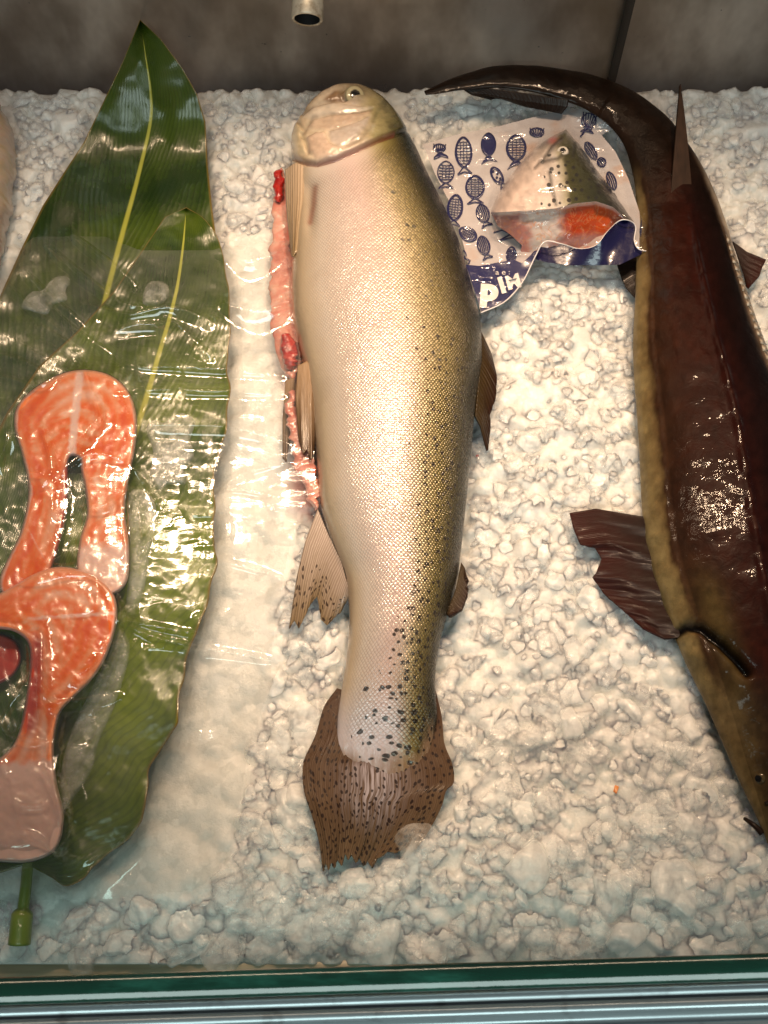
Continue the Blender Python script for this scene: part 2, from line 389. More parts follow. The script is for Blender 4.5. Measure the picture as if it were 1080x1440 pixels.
def ice_mesh():
    me_v = np.r_[gv, lv]
    nq = len(gf); lvx = np.r_[gf.reshape(-1), (lf + len(gv)).reshape(-1)].astype(np.int32)
    ls = np.r_[np.arange(nq) * 4, nq * 4 + np.arange(len(lf)) * 3].astype(np.int32)
    me = bpy.data.meshes.new('crushed_ice'); me.vertices.add(len(me_v)); me.vertices.foreach_set('co', me_v.astype(np.float32).ravel())
    me.loops.add(len(lvx)); me.loops.foreach_set('vertex_index', lvx); me.polygons.add(len(ls)); me.polygons.foreach_set('loop_start', ls)
    me.polygons.foreach_set('use_smooth', np.ones(len(ls), bool))
    me.materials.append(ICE); me.materials.append(ICE_CLEAR)
    me.polygons.foreach_set('material_index', np.r_[np.zeros(nq), np.ones(len(lf))].astype(np.int32))
    at = me.attributes.new('cid', 'FLOAT', 'POINT'); at.data.foreach_set('value', np.r_[cid2.ravel(), lc].astype(np.float32))
    su, sv_ = proj(gv); st_ = .55 * np.exp(-(line_dist([(398, 300), (402, 420), (415, 560), (425, 660), (440, 720)], su, sv_) / 15) ** 2) * np.clip(.3 + 1.6 * vnoise(su / 9, sv_ / 11, 301), 0, 1) + .5 * np.exp(-((su - 422) / 22) ** 2 - ((sv_ - 690) / 30) ** 2)
    at = me.attributes.new('stain', 'FLOAT', 'POINT'); at.data.foreach_set('value', np.r_[np.clip(st_, 0, .8), np.zeros(len(lv))].astype(np.float32))
    me.update(calc_edges=True)
    o = bpy.data.objects.new('crushed_ice', me); COL.objects.link(o); return o
tag(ice_mesh(), kind='stuff', label='bed of crushed white ice under the fish', cat='ice')

# ------------------------------------------------------------------ the case: steel back wall, pipe, front lip, glass, rails
m = M('stained_steel'); p = m.obj()
br = m.noise(m.scale(p, (3, 3, 260)), 1, 3); st = m.noise(m.scale(p, (1, 1, .6)), 6, 5, .65); sp_ = m.noise(p, 60, 3, .7)
col = m.mix(m.ss(.35, .7, st), (.45, .37, .29), (.97, .90, .82))
speck = m.ss(.69, .76, sp_)
col = m.mix(speck, col, (.06, .05, .04))
STEEL = m.done(m.bsdf(col, m.rng(st, .3, .7, .24, .42), m.bump(m.math('ADD', br, m.math('MULTIPLY', sp_, .6)), .12, .001), metal=m.rng(speck, 0, 1, .88, .1)))
v, f = box(-.75, .75, .932, .940, -.08, .62)
o = mk('steel_wall', v, f, STEEL, smooth=False); tag(o, 'stained dark steel back wall of the fish counter', 'wall'); ORG[o.name] = np.zeros(3)
v, f = box(.243, .252, .9295, .9335, -.08, .62); m = M('joint_grime'); mk('panel_joint', v, f, m.done(m.bsdf((.035, .026, .02), .6)), o, smooth=False)

m = M('dull_pipe'); p = m.obj()
PIPE = m.done(m.bsdf(m.mix(m.ss(.4, .65, m.noise(p, 70, 4, .6)), (.62, .57, .46), (.30, .24, .16)), .38, m.bump(m.noise(p, 200), .2, .0005), spec=.5, metal=.35))
m = M('pipe_bore'); BORE = m.done(m.bsdf((.012, .010, .009), .6))
pc = P(432, 27, .140); d = np.array([.04, .9, .42]); d /= np.linalg.norm(d)
t_ = thing('drain_pipe', 'short open pipe end sticking out of the steel wall', 'pipe', tuple(pc))
rp = float(pxsize(432, 27, .14)) * 22.5
prof = [(0, .80, 0), (0, .97, 0), (.0012, 1, 0), (.012, 1, 0), (.09, 1, 0)]
path_r = [(.05, .78), (.0, .80), (-.0008, .86), (-.0008, .95), (.0006, 1.0), (.02, 1.0), (.07, 1.0)]
pv, pf = tube(np.array([pc + d * a for a, _ in path_r]), np.array([b * rp for _, b in path_r]), 40)
# frame of the tube is degenerate where the profile turns back: build rings by hand
a1 = np.cross(d, [0, 0, 1.]); a1 /= np.linalg.norm(a1); b1 = np.cross(d, a1); ph = np.linspace(0, 2 * np.pi, 48, endpoint=False)
rings = np.stack([pc + d * a + rp * b * (np.cos(ph)[:, None] * a1 + np.sin(ph)[:, None] * b1) for a, b in path_r])
mk('pipe_wall', rings[1:], grid_faces(len(path_r) - 1, 48, True), PIPE, t_)
mk('bore', np.r_[rings[0], rings[1]], np.r_[grid_faces(2, 48, True)], BORE, t_)
mk('bore_back', np.r_[rings[0], [pc + d * .05]], [(i, (i + 1) % 48, 48) for i in range(48)], BORE, t_)

m = M('tan_lip'); p = m.obj()
LIP = m.done(m.bsdf(m.mix(m.ss(.4, .7, m.noise(m.scale(p, (6, 60, 60)), 1, 4, .6)), (.55, .47, .34), (.34, .26, .17)), .35, m.bump(m.noise(p, 90), .15, .001)))
v, f = box(-.75, .75, .0275, .052, -.05, -.022)
tag(mk('counter_lip', v, f, LIP, smooth=False), 'tan front lip of the counter between ice and glass', 'ledge')
RZ = math.radians(1.7)
def rotz(v): 
    v = np.asarray(v, float).reshape(-1, 3).copy(); c, s = math.cos(RZ), math.sin(RZ)
    return np.stack([v[:, 0] * c - (v[:, 1] - .02) * s, v[:, 0] * s + (v[:, 1] - .02) * c + .02, v[:, 2]], 1)
m = M('glass_edge'); p = m.obj()
n1 = m.noise(m.scale(p, (14, 60, 60)), 1, 5, .65)
GEDGE = m.done(m.bsdf(m.mix(m.ss(.45, .75, n1), (.003, .040, .024), (.02, .13, .09)), .12, m.bump(m.noise(p, 120), .1, .0006), spec=.6, coat=.4))
m = M('clear_glass')
fr = m.n('Fresnel', {'IOR': 1.45}).outputs[0]
GFACE = m.done(m.n('MixShader', {0: fr, 1: m.n('BsdfTransparent', {'Color': (.86, .96, .92, 1)}).outputs[0], 2: m.n('BsdfGlossy', {'Roughness': .02}).outputs[0]}).outputs[0])
GB = .0006
prof = [(.0142, -.045), (.0142, .2985), (.0150, .300), (.0262, .300), (.0270, .2985), (.0270, -.045)]
L_ = [(-.75, y, z) for y, z in prof] + [(.75, y, z) for y, z in prof]
fc = [(i, i + 6, (i + 1) % 6 + 6, (i + 1) % 6) for i in range(6)] + [tuple(range(6))[::-1], tuple(range(6, 12))]
o = mk('front_glass', rotz(L_), [f[::-1] for f in fc], [GFACE, GEDGE], smooth=False, fmat=[0, 1, 1, 1, 0, 1, 1, 1])
tag(o, 'upright front glass pane seen from above as a dark green edge', 'glass pane')
m = M('aluminium'); p = m.obj()
ALU = m.done(m.bsdf(m.mix(m.ss(.55, .7, m.noise(p, 45, 3, .6)), (.30, .35, .37), (.17, .19, .20)), m.rng(m.noise(m.scale(p, (3, 200, 200)), 1, 2), .3, .7, .18, .38), m.bump(m.noise(m.scale(p, (5, 300, 300)), 1, 2), .08, .0005), metal=.45))
prof = [(.0138, .2945), (.0092, .2955), (.0086, .2920), (.0078, .2920), (.0070, .2965), (.0030, .2975), (.0018, .2950), (.0004, .2905), (-.0035, .2895), (-.0050, .2925), (-.0095, .2935), (-.0110, .290), (-.0115, .27), (.0138, .27)]
prof = [(.0138 + (y - .0138) * 1.0, z) for y, z in prof]; k = len(prof)
L_ = [(-.75, y, z) for y, z in prof] + [(.75, y, z) for y, z in prof]
fc = [(i, i + k, (i + 1) % k + k, (i + 1) % k) for i in range(k)] + [tuple(range(k))[::-1], tuple(range(k, 2 * k))]
tag(mk('aluminium_rail', rotz(L_), fc, ALU, smooth=False), 'ribbed aluminium rail running along outside of the front glass', 'rail')

# ------------------------------------------------------------------ the whole trout
def flesh_mat(name, c1, c2, c3, sc=90, rough=.22):
    m = M(name); p = m.obj(); n = m.noise(p, sc, 5, .6, .6); n2 = m.noise(p, sc * 3, 3)
    col = m.ramp(n, [(.30, c1), (.5, c2), (.68, c3)])
    return m.done(m.bsdf(col, rough, m.bump(m.math('ADD', n, m.math('MULTIPLY', n2, .4)), .5, .002), sss=.35, srad=(1, .35, .2), sscale=.004, coat=.6, coatr=.08))

m = M('trout_skin'); uv = m.uv(); p = m.obj()
col = m.attr('col', True); sc_m = m.attr('scale'); spot_m = m.attr('spot')
SN = 405.
uvw = m.n('VectorMath', {0: uv, 1: m.n('VectorMath', {0: m.n('TexNoise', {'Vector': uv, 'Scale': 14, 'Detail': 1}).outputs[1], 1: (.004, .004, 0)}, operation='MULTIPLY').outputs[0]}, operation='ADD').outputs[0]
vo = m.voro(m.scale(uvw, (SN * 1.12, SN * .86, 1), (0, 0, math.radians(45))), 1, .22, 'F1', '2D')
ve = m.voro(m.scale(uvw, (SN * 1.12, SN * .86, 1), (0, 0, math.radians(45))), 1, .22, 'DISTANCE_TO_EDGE', '2D')
dist = vo.outputs['Distance']; edge = m.ss(.02, .16, ve.outputs['Distance'])
rnd = m.n('SeparateColor', {0: vo.outputs['Color']}).outputs[0]
gold = m.mix(m.math('MULTIPLY', sc_m, m.math('SUBTRACT', 1, edge)), col, m.mix(1, col, (.20, .15, .10), 'MULTIPLY'))
gold = m.mix(m.math('MULTIPLY', sc_m, m.rng(rnd, 0, 1, 0, .35)), gold, m.mix(1, gold, (1.35, 1.32, 1.25), 'MULTIPLY'))
blot = m.noise(uv, 22, 4, .6)
gold = m.mix(m.rng(blot, .5, .75, 0, .35), gold, m.mix(1, gold, (.72, .66, .60), 'MULTIPLY'))
sv = m.voro(m.n('VectorMath', {0: uv, 1: m.n('VectorMath', {0: m.n('TexNoise', {'Vector': uv, 'Scale': 160, 'Detail': 2}).outputs[1], 1: (.0035, .0035, 0)}, operation='MULTIPLY').outputs[0]}, operation='ADD').outputs[0], 158, 1., 'F1', '2D')
sr = m.n('SeparateColor', {0: sv.outputs['Color']}).outputs
keep = m.math('LESS_THAN', sr[0], spot_m)
rad = m.rng(sr[1], 0, 1, .13, .33)
sp1 = m.math('MULTIPLY', keep, m.ss(.06, -.06, m.math('SUBTRACT', sv.outputs['Distance'], rad)))
gold = m.mix(m.math('MULTIPLY', sp1, .93), gold, (.018, .013, .010))
hgt = m.math('MULTIPLY', sc_m, m.math('SUBTRACT', 1, m.math('MULTIPLY', dist, dist)))
hgt = m.math('ADD', m.math('MULTIPLY', hgt, 1.), m.math('MULTIPLY', m.noise(p, 300, 3), .25))
nor = m.bump(hgt, .75, .0016)
TROUT = m.done(m.bsdf(gold, m.math('ADD', m.rng(rnd, 0, 1, .05, .20), m.math('MULTIPLY', sc_m, .14)), nor, sss=.12, srad=(1, .6, .4), sscale=.003, spec=.6, coat=.35, coatr=.18, metal=m.math('MULTIPLY', sc_m, .30)))

NS, NC = 820, 260
vv = np.linspace(150.2, 1112, NS)
Lu = smooth_interp(vv, TV, TL); Ru = smooth_interp(vv, TV, TR)
hv = [150, 156, 165, 185, 215, 300, 400, 600, 750, 900, 960, 1000, 1030, 1060, 1112]
ht = smooth_interp(vv, hv, [.018, .041, .051, .057, .057, .055, .054, .050, .041, .030, .023, .016, .0105, .0066, .0022]) * np.sqrt(np.clip((vv - 149.9) / 8, 0, 1))
zm = smooth_interp(vv, [150, 300, 900, 1000, 1060, 1112], [.024, .028, .020, .0168, .0120, .0050])
hb = np.minimum(ht * .8, .04) + .001
Lp, Rp = P(Lu, vv, zm), P(Ru, vv, zm)
endk = np.sqrt(np.clip((vv - 149.5) / 7, .03, 1)) * np.sqrt(np.clip((1114 - vv) / 22, .02, 1))
V3, ph = loft((Lp + Rp) / 2, np.tile([1., 0, 0], (NS, 1)), np.linalg.norm(Rp - Lp, axis=1) / 2 * endk, ht, hb, NC, 2.15)
U, Vp = proj(V3)
upper = (np.sin(ph) > -.1)[None] * np.ones((NS, 1))
GILL = np.array([(396, 216), (416, 221), (428, 227), (446, 229), (472, 222), (500, 210), (532, 195), (566, 184), (600, 175)], float)
vg = np.interp(U, GILL[:, 0], GILL[:, 1]); dg = Vp - vg             # >0 : behind the gill opening
dz = .0030 * sstep(1.2, -1.2, dg) * sstep(-75, -4, dg) - .0042 * np.exp(-((dg - 2.2) / 2.6) ** 2) * sstep(600, 540, U)
dz *= sstep(606, 575, U)
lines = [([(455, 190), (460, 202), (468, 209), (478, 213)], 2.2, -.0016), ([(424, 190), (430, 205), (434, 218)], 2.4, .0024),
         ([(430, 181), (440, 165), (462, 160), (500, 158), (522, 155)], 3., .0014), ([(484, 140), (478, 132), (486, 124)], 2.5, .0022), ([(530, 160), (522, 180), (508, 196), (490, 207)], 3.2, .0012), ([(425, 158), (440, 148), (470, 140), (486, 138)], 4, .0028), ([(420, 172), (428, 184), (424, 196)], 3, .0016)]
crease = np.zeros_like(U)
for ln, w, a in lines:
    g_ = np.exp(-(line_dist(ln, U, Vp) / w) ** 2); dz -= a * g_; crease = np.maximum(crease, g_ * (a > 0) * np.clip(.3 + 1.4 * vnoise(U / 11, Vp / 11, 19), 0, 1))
dz += .004 * np.exp(-((U - 503) / 13) ** 2 - ((Vp - 132) / 9) ** 2)
dz += .0022 * fbm(U / 18, Vp / 12, 3, 4) * sstep(8, -10, dg)
dz += .0012 * fbm(U / 45, Vp / 45, 8, 2)
dz -= .004 * np.exp(-((U - 436) / 9) ** 2) * sstep(246, 262, Vp) * sstep(345, 300, Vp)
dz += .0022 * sstep(1030, 1060, Vp) * fbm(U / 7, Vp / 40, 58, 3)
V3[..., 2] += dz * upper
c = (U - smooth_interp(np.clip(Vp, 150, 1112), TV, TL)) / (smooth_interp(np.clip(Vp, 150, 1112), TV, TR) - smooth_interp(np.clip(Vp, 150, 1112), TV, TL) + 1e-6) * 2 - 1
c = c + .08 * fbm(U / 50, Vp / 50, 12, 3)
body = lerp_cols(c, [-1, -.86, -.66, -.35, -.05, .2, .40, .58, .74, .88, .97, 1.05],
                 [(.36, .27, .17), (.50, .41, .29), (.57, .51, .44), (.57, .49, .45), (.60, .47, .43), (.52, .42, .34), (.36, .30, .16), (.22, .18, .06), (.13, .108, .035), (.05, .044, .016), (.018, .020, .008), (.010, .010, .007)])
body = body * np.array([.84, .84, .86])
tailk = sstep(950, 1050, Vp)[..., None]; pale = np.array([.56, .54, .62])  # pale end scales, with a violet reflection painted into their colour
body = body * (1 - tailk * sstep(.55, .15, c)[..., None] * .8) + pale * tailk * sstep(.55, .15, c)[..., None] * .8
hk = sstep(1, -3, dg)[..., None] * (U < 612)[..., None]
hn = fbm(U / 22, Vp / 15, 31, 4)
headc = lerp_cols((U - 410) / 165 + .12 * hn, [0, .2, .5, .72, .9, 1.05], [(.56, .44, .29), (.58, .49, .37), (.47, .38, .30), (.25, .22, .11), (.07, .068, .028), (.02, .02, .012)])
def soft(poly, w=3.):
    d_ = line_dist(poly, U, Vp, True); i_ = inside(poly, U, Vp); return sstep(-w, w, np.where(i_, d_, -d_)), np.where(i_, np.clip(d_ / 8., 0, 1), 0)
for poly, cc_, k_, bz in [([(425, 165), (440, 146), (465, 143), (500, 150), (525, 152), (500, 158), (462, 162), (440, 168)], (.55, .50, .44), .5, .0012),
                      ([(432, 181), (442, 168), (462, 163), (500, 159), (522, 156), (518, 164), (490, 177), (462, 184), (445, 183)], (.44, .32, .25), .55, .0009),
                      ([(462, 186), (492, 178), (520, 166), (516, 178), (505, 193), (490, 203), (478, 210), (466, 203)], (.43, .38, .35), .7, .0018),
                      ([(432, 196), (444, 188), (456, 190), (462, 204), (474, 214), (462, 224), (446, 226), (434, 216)], (.50, .37, .30), .7, .0026),
                      ([(406, 190), (414, 172), (424, 180), (430, 200), (430, 218), (418, 220), (408, 208)], (.62, .53, .36), .7, .0020),
                      ([(455, 140), (470, 128), (486, 126), (484, 138), (470, 142)], (.15, .075, .03), .85, .0008)]:
    a_, b_ = soft(poly); headc = headc * (1 - k_ * a_[..., None]) + k_ * a_[..., None] * np.array(cc_) * (1 + .5 * hn[..., None])
    V3[..., 2] += bz * np.sqrt(b_ * (2 - b_)) * upper
sock = np.exp(-(np.hypot(U - 501, (Vp - 134) * 1.25) / 15) ** 4)[..., None]; headc = headc * (1 - .6 * sock) + .6 * sock * np.array([.10, .085, .05])
crown = (sstep(140, 126, Vp) * sstep(455, 490, U))[..., None]; headc = headc * (1 - .6 * crown) + .6 * crown * np.array([.16, .13, .06])
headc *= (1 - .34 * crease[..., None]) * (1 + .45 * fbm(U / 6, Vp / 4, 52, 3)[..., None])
dark = sstep(.08, .22, fbm(U / 14, Vp / 9, 44, 3) + .14 * sstep(530, 580, U))[..., None] * sstep(520, 550, U)[..., None]
headc = headc * (1 - .7 * dark) + .7 * dark * np.array([.05, .045, .02])
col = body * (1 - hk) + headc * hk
endk_ = .9 * sstep(1034, 1080, Vp + 60 * fbm(U / 9, Vp / 26, 57, 3) - 20 * np.exp(-((U - 535) / 34) ** 2) + 26 * sstep(580, 600, U))[..., None]
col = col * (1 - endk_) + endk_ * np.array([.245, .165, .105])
gd = np.exp(-((dg - .8) / 1.8) ** 2)[..., None] * (U < 555)[..., None]; col = col * (1 - gd * .8) + gd * .8 * np.array([.10, .02, .015])
red = np.exp(-line_dist([(443, 262), (441, 285), (436, 310)], U, Vp) ** 2 / 20)[..., None]; col = col * (1 - .6 * red) + .6 * red * np.array([.20, .04, .02])
scale = sstep(4, 30, dg) * np.clip(.55 + .6 * sstep(-.9, -.4, c), 0, 1) * (1 - .45 * sstep(260, 200, Vp) * sstep(.5, .2, c)) * sstep(1080, 1010, Vp) + .0
scale = scale * (1 - endk_[..., 0]) * (.42 + .58 * sstep(.0, .5, c))
scale = scale * (1 - .75 * sstep(-.72, -.9, c))
spot = sstep(460, 900, Vp) * sstep(1.0 - 1.05 * sstep(520, 1000, Vp), 1.25 - 1.05 * sstep(520, 1000, Vp), c + .28) * 1.0
spot = spot + .95 * sstep(950, 1015, Vp) * sstep(-.75, -.1, c)
spot = np.clip(spot * .95 + .22 * sstep(250, 400, Vp) * sstep(.1, .6, c) + .55 * sstep(430, 620, Vp) * sstep(.25, .6, c), 0, .95) * sstep(2, 20, dg)
arc = np.r_[0, np.cumsum(np.linalg.norm(np.diff((Lp + Rp) / 2, axis=0), axis=1))]
girth = (ph[None] - np.pi / 2) * (np.linalg.norm(Rp - Lp, axis=1) / 2 + ht)[:, None] * .55
girth = np.where(ph[None] > 1.5 * np.pi, girth, girth)
uvb = np.stack([girth, np.broadcast_to(arc[:, None], girth.shape)], -1)
trout = thing('trout', 'whole spotted trout with golden scales, lying tail down in the middle of the ice', 'fish', tuple(P(550, 640, 0)))
capA = V3[0].mean(0); capB = V3[-1].mean(0)
nb = NS * NC
fcs = np.r_[grid_faces(NS, NC, True)[:, ::-1]]
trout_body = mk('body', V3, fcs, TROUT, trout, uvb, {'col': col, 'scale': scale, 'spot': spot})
def surface(V, u, v):
    """the point of a body nearest the camera along one line of sight"""
    uu, w = proj(V); q = V.reshape(-1, 3); d = np.hypot(uu.ravel() - u, w.ravel() - v)
    k = np.argsort(d)[:60]; k = k[d[k] < d[k[0]] + 2.5]
    return q[k[np.argmax(q[k][:, 2])]]

def fin_material(name, c_base, c_tip, rays, spots=0, dark=(.02, .012, .01), pale=None, rough=.3, trans=.2, coat=.4):
    m = M(name); s = m.attr('s'); q = m.attr('q')
    vec = m.n('CombineXYZ', {0: s, 1: q}).outputs[0]
    nn = m.noise(m.scale(vec, (9, 5, 1)), 1, 4, .6)
    ray = m.n('TexWave', {'Vector': m.scale(vec, (rays, .6, 1)), 'Scale': .5, 'Distortion': .5, 'Detail': 2, 'Detail Scale': 1.5}, wave_type='BANDS', bands_direction='X').outputs[1]
    col = m.mix(m.math('ADD', q, m.math('MULTIPLY', m.math('SUBTRACT', nn, .5), .8)), c_base, c_tip)
    col = m.mix(m.math('MULTIPLY', ray, .55), col, m.mix(1, col, (.45, .38, .32), 'MULTIPLY'))
    if pale is not None:
        pk = m.math('MULTIPLY', m.attr('pale'), m.ss(.35, .62, m.noise(m.scale(vec, (60, 4, 1)), 1, 3, .6)))
        col = m.mix(pk, col, pale)
    if spots:
        vv_ = m.voro(m.scale(vec, (spots, spots * .85, 1)), 1, .8, 'F1', '2D')
        r = m.n('SeparateColor', {0: vv_.outputs['Color']}).outputs
        sp = m.math('MULTIPLY', m.math('LESS_THAN', r[0], m.attr('spotq')), m.ss(.05, -.05, m.math('SUBTRACT', vv_.outputs['Distance'], m.rng(r[1], 0, 1, .16, .30))))
        col = m.mix(m.math('MULTIPLY', sp, .9), col, dark)
    a = m.bsdf(col, m.rng(nn, .3, .7, rough * .7, rough * 1.3), m.bump(m.math('ADD', ray, m.math('MULTIPLY', nn, .6)), .3, .0010), coat=coat, coatr=.12, spec=coat)
    if trans:
        a = m.n('MixShader', {0: trans, 1: a, 2: m.n('BsdfTranslucent', {'Color': col}).outputs[0]}).outputs[0]
    return m.done(a)
TAILM = fin_material('tail_fin', (.075, .036, .018), (.19, .120, .066), 60, 26, (.02, .010, .008), (.50, .45, .50))
FINM = fin_material('pale_fin', (.40, .27, .16), (.085, .045, .022), 16, 0, coat=.25)
PECTM = fin_material('fleshy_fin', (.54, .42, .30), (.26, .18, .09), 9, 0, trans=.1)
ANALM = fin_material('anal_fin', (.50, .40, .34), (.24, .17, .09), 18, 13, (.03, .015, .01))
DARKFIN = fin_material('dark_fin', (.060, .040, .016), (.030, .012, .008), 12, 0, coat=.15)
def tail_extra(s, q, g):
    return {'spotq': np.where(q > .02, .88, .5) - .55 * np.exp(-((s - .52) / .12) ** 2 - ((q - .4) / .28) ** 2), 'pale': np.exp(-((s - .52) / .19) ** 2) * sstep(.36, .44, q) * sstep(.88, .55, q)}  # paler middle rays, tinted with a painted violet sheen
g_tail = [(455, 1225), (458, 1212), (462, 1224), (466, 1212), (470, 1222), (474, 1208), (480, 1218), (485, 1199), (489, 1210), (494, 1202), (500, 1214), (505, 1206), (511, 1219), (516, 1210), (523, 1221), (528, 1208), (535, 1206), (545, 1198), (556, 1200), (569, 1193), (577, 1199), (585, 1194)]
tl = smooth_curve([(474, 968), (456, 994), (444, 1034), (430, 1064), (426, 1080), (428, 1112), (440, 1150), (450, 1188), (455, 1225)], 60)
tr = smooth_curve([(611, 964), (621, 1008), (625, 1046), (636, 1075), (638, 1100), (627, 1112), (621, 1133), (604, 1166), (585, 1194)], 60)
tf = fin('tail_fin', trout, TAILM, [(474, 968), (520, 985), (570, 985), (611, 964)], g_tail, tl, tr,
    lambda s, q: .0138 + .004 * np.sin(s * 5 + 1) * q + .002 * np.sin(s * 17) * q - .006 * sstep(.6, 1, q) , 220, 180, .0016, tail_extra)
# anal fin, two pelvic fins, pectoral fin, dorsal fin and the small adipose fin
ae = lambda s, q, g: {'spotq': .75 * sstep(.35, .6, q), 'pale': 0 * s}
fin('anal_fin', trout, ANALM, [(447, 716), (462, 752), (480, 790), (492, 835)], [(407, 884), (414, 872), (420, 884), (428, 868), (436, 850), (446, 838), (452, 872), (460, 880), (468, 870), (478, 862), (484, 850)], [(447, 716), (430, 760), (418, 810), (407, 884)], [(492, 835), (489, 842), (484, 850)],
    lambda s, q: .026 - .010 * q + .003 * np.sin(s * 6) * q, 80, 70, .0014, ae)
fin('pelvic_fin', trout, FINM, [(419, 515), (432, 508), (448, 540)], [(421, 620), (427, 640), (432, 632), (437, 648), (441, 630), (444, 610)], [(419, 515), (416, 560), (421, 620)], [(448, 540), (448, 575), (444, 610)],
    lambda s, q: .040 - .008 * q + .003 * np.sin(s * 5), 50, 60, .0018)
fin('pelvic_fin', trout, FINM, [(402, 535), (412, 532), (417, 545)], [(398, 645), (402, 650), (405, 628), (410, 612)], [(402, 535), (398, 590), (398, 645)], [(417, 545), (414, 580), (410, 612)],
    lambda s, q: .020 - .004 * q + .002 * np.sin(s * 5), 40, 50, .0016)
fin('pectoral_fin', trout, PECTM, [(402, 240), (416, 230), (436, 236), (442, 252)], [(411, 358), (413, 362), (416, 356), (420, 345)], [(402, 240), (404, 290), (411, 358)], [(442, 252), (440, 292), (420, 345)],
    lambda s, q: .046 + .014 * np.sin(s * 3.1) * (1 - .5 * q) - .004 * q, 60, 70, .003)
fin('dorsal_fin', trout, DARKFIN, [(672, 460), (674, 520), (668, 585)], [(690, 498), (698, 530), (697, 560), (688, 585), (689, 600), (685, 634)], [(672, 460), (681, 478), (690, 498)], [(668, 585), (676, 600), (685, 634)],
    lambda s, q: .030 - .012 * q + .004 * np.sin(s * 5) * q, 70, 40, .0022)
fin('adipose_fin', trout, DARKFIN, [(649, 792), (641, 830), (628, 864)], [(656, 812), (658, 836), (650, 858), (634, 867)], [(649, 792), (654, 800), (656, 812)], [(628, 864), (631, 867), (634, 867)],
    lambda s, q: .024 + .002 * q, 40, 30, .004)
# opened belly: wet red flap along the lower edge
BELLYM = flesh_mat('belly_flesh', (.46, .13, .10), (.56, .25, .20), (.62, .40, .33), 45)
def strip(name, parent, mat, path, w, z, h, n=160, k=16, bump_=.0018):
    c_ = smooth_curve(np.c_[path, w], n); u, v, hw = c_.T
    ctr = P(u, v, z); px = pxsize(u, v, z); t = np.gradient(ctr[:, :2], axis=0); t /= np.linalg.norm(t, axis=1)[:, None]
    lat = np.c_[-t[:, 1], t[:, 0], np.zeros(n)]; lat *= np.sign(lat[:, :1] + 1e-9)
    e = np.sqrt(np.clip(np.minimum(np.arange(n), n - 1 - np.arange(n)) / 6., .02, 1))
    V_, ph_ = loft(ctr, lat, hw * px * e, np.full(n, h) * e, np.full(n, h) * e, k * 2, 2.2)
    a, b = proj(V_); V_[..., 2] += bump_ * 2 * fbm(a / 7, b / 7, 61, 3); V_[..., 0] += .010 * fbm(a / 60, b / 9, 62, 4)
    return mk(name, V_, grid_faces(n, k * 2, True)[:, ::-1], mat, parent)
strip('belly_opening', trout, BELLYM, [(394, 236), (396, 270), (396, 330), (398, 400), (404, 460), (410, 510), (414, 535)], [5, 11, 14, 18, 22, 15, 4], .018, .0045)
strip('belly_opening', trout, BELLYM, [(408, 548), (417, 610), (428, 650), (439, 690), (448, 718)], [6, 10, 13, 11, 3], .024, .005)
CLOT = flesh_mat('blood_red', (.16, .004, .004), (.34, .012, .010), (.45, .05, .03), 120, .12)
strip('organ', trout, CLOT, [(401, 470), (408, 490), (411, 520)], [7, 12, 8], .025, .007, 50)
strip('organ', trout, CLOT, [(391, 238), (393, 262), (391, 285)], [6, 8, 5], .026, .005, 50)
strip('organ', trout, CLOT, [(438, 672), (444, 690)], [6, 5], .024, .004, 40)
# eye
m = M('fish_eye'); g = m.n('VectorMath', {0: m.attr('eye', True), 1: (1, 1, 1)}, operation='MULTIPLY').outputs[0]
EYE = m.done(m.bsdf(g, .10, spec=.35))
def eye_at(parent, pos, r, nrm, iris, pupil=.34, flat=.6):
    nrm = np.asarray(nrm, float); nrm /= np.linalg.norm(nrm); d_ = IV @ nrm
    a_ = np.arccos(np.clip(d_, -1, 1))[:, None]; iris = np.array(iris)
    k1 = sstep(pupil - .04, pupil + .04, a_); k2 = sstep(pupil * 1.9, pupil * 2.2, a_)
    col_ = (1 - k1) * np.array([.005, .005, .005]) + k1 * ((1 - k2) * iris + k2 * iris * .6)
    w_ = (IV - d_[:, None] * nrm * (1 - flat)) * r
    return mk('eye', w_ + pos, IF, EYE, parent, None, {'eye': col_})
ep = surface(V3, 501, 134)
eye_at(trout, ep + np.array([0, .0004, -.0024]), .0100, (.20, -.36, .90), (.30, .27, .17), .52, .30)

# ------------------------------------------------------------------ dark brown sturgeon on the right
m = M('sturgeon_skin'); p = m.obj(); col = m.attr('col', True)
n1 = m.noise(p, 26, 5, .65); n2 = m.noise(p, 210, 4, .65); n3 = m.noise(m.scale(p, (1, .35, 1)), 120, 3)
c2 = m.mix(m.rng(n1, .35, .7, 0, .8), col, m.mix(1, col, (.45, .38, .35), 'MULTIPLY'))
c2 = m.mix(m.rng(n2, .55, .75, 0, .35), c2, m.mix(1, c2, (1.7, 1.5, 1.2), 'MULTIPLY'))
n4 = m.noise(p, 95, 3, .6, .6)
wet = m.bump(m.math('ADD', m.math('ADD', m.math('MULTIPLY', n2, .25), m.math('MULTIPLY', n3, .5)), m.math('MULTIPLY', n4, 1.5)), .26, .0016)
STUR = m.done(m.bsdf(c2, m.rng(n1, .3, .7, .35, .5), wet, spec=.05, coat=.22, coatr=.04))
sturgeon = thing('sturgeon', 'long dark brown sturgeon with red sheen along the right side, tail curled against wall', 'fish', tuple(P(1010, 640, 0)))
n = 520
s_ = smooth_curve(np.c_[SPINE, SHALF], n); u, v, hw = s_.T
tt = np.linspace(0, 1, n)
sz_ = np.interp(v, [100, 160, 300, 900, 1200], [.055, .045, .030, .028, .012]) ; sz_ = np.where(u < 860, np.interp(u, [590, 700, 860], [.050, .052, .046]), sz_)
ctr = P(u, v, sz_); px = pxsize(u, v, sz_)
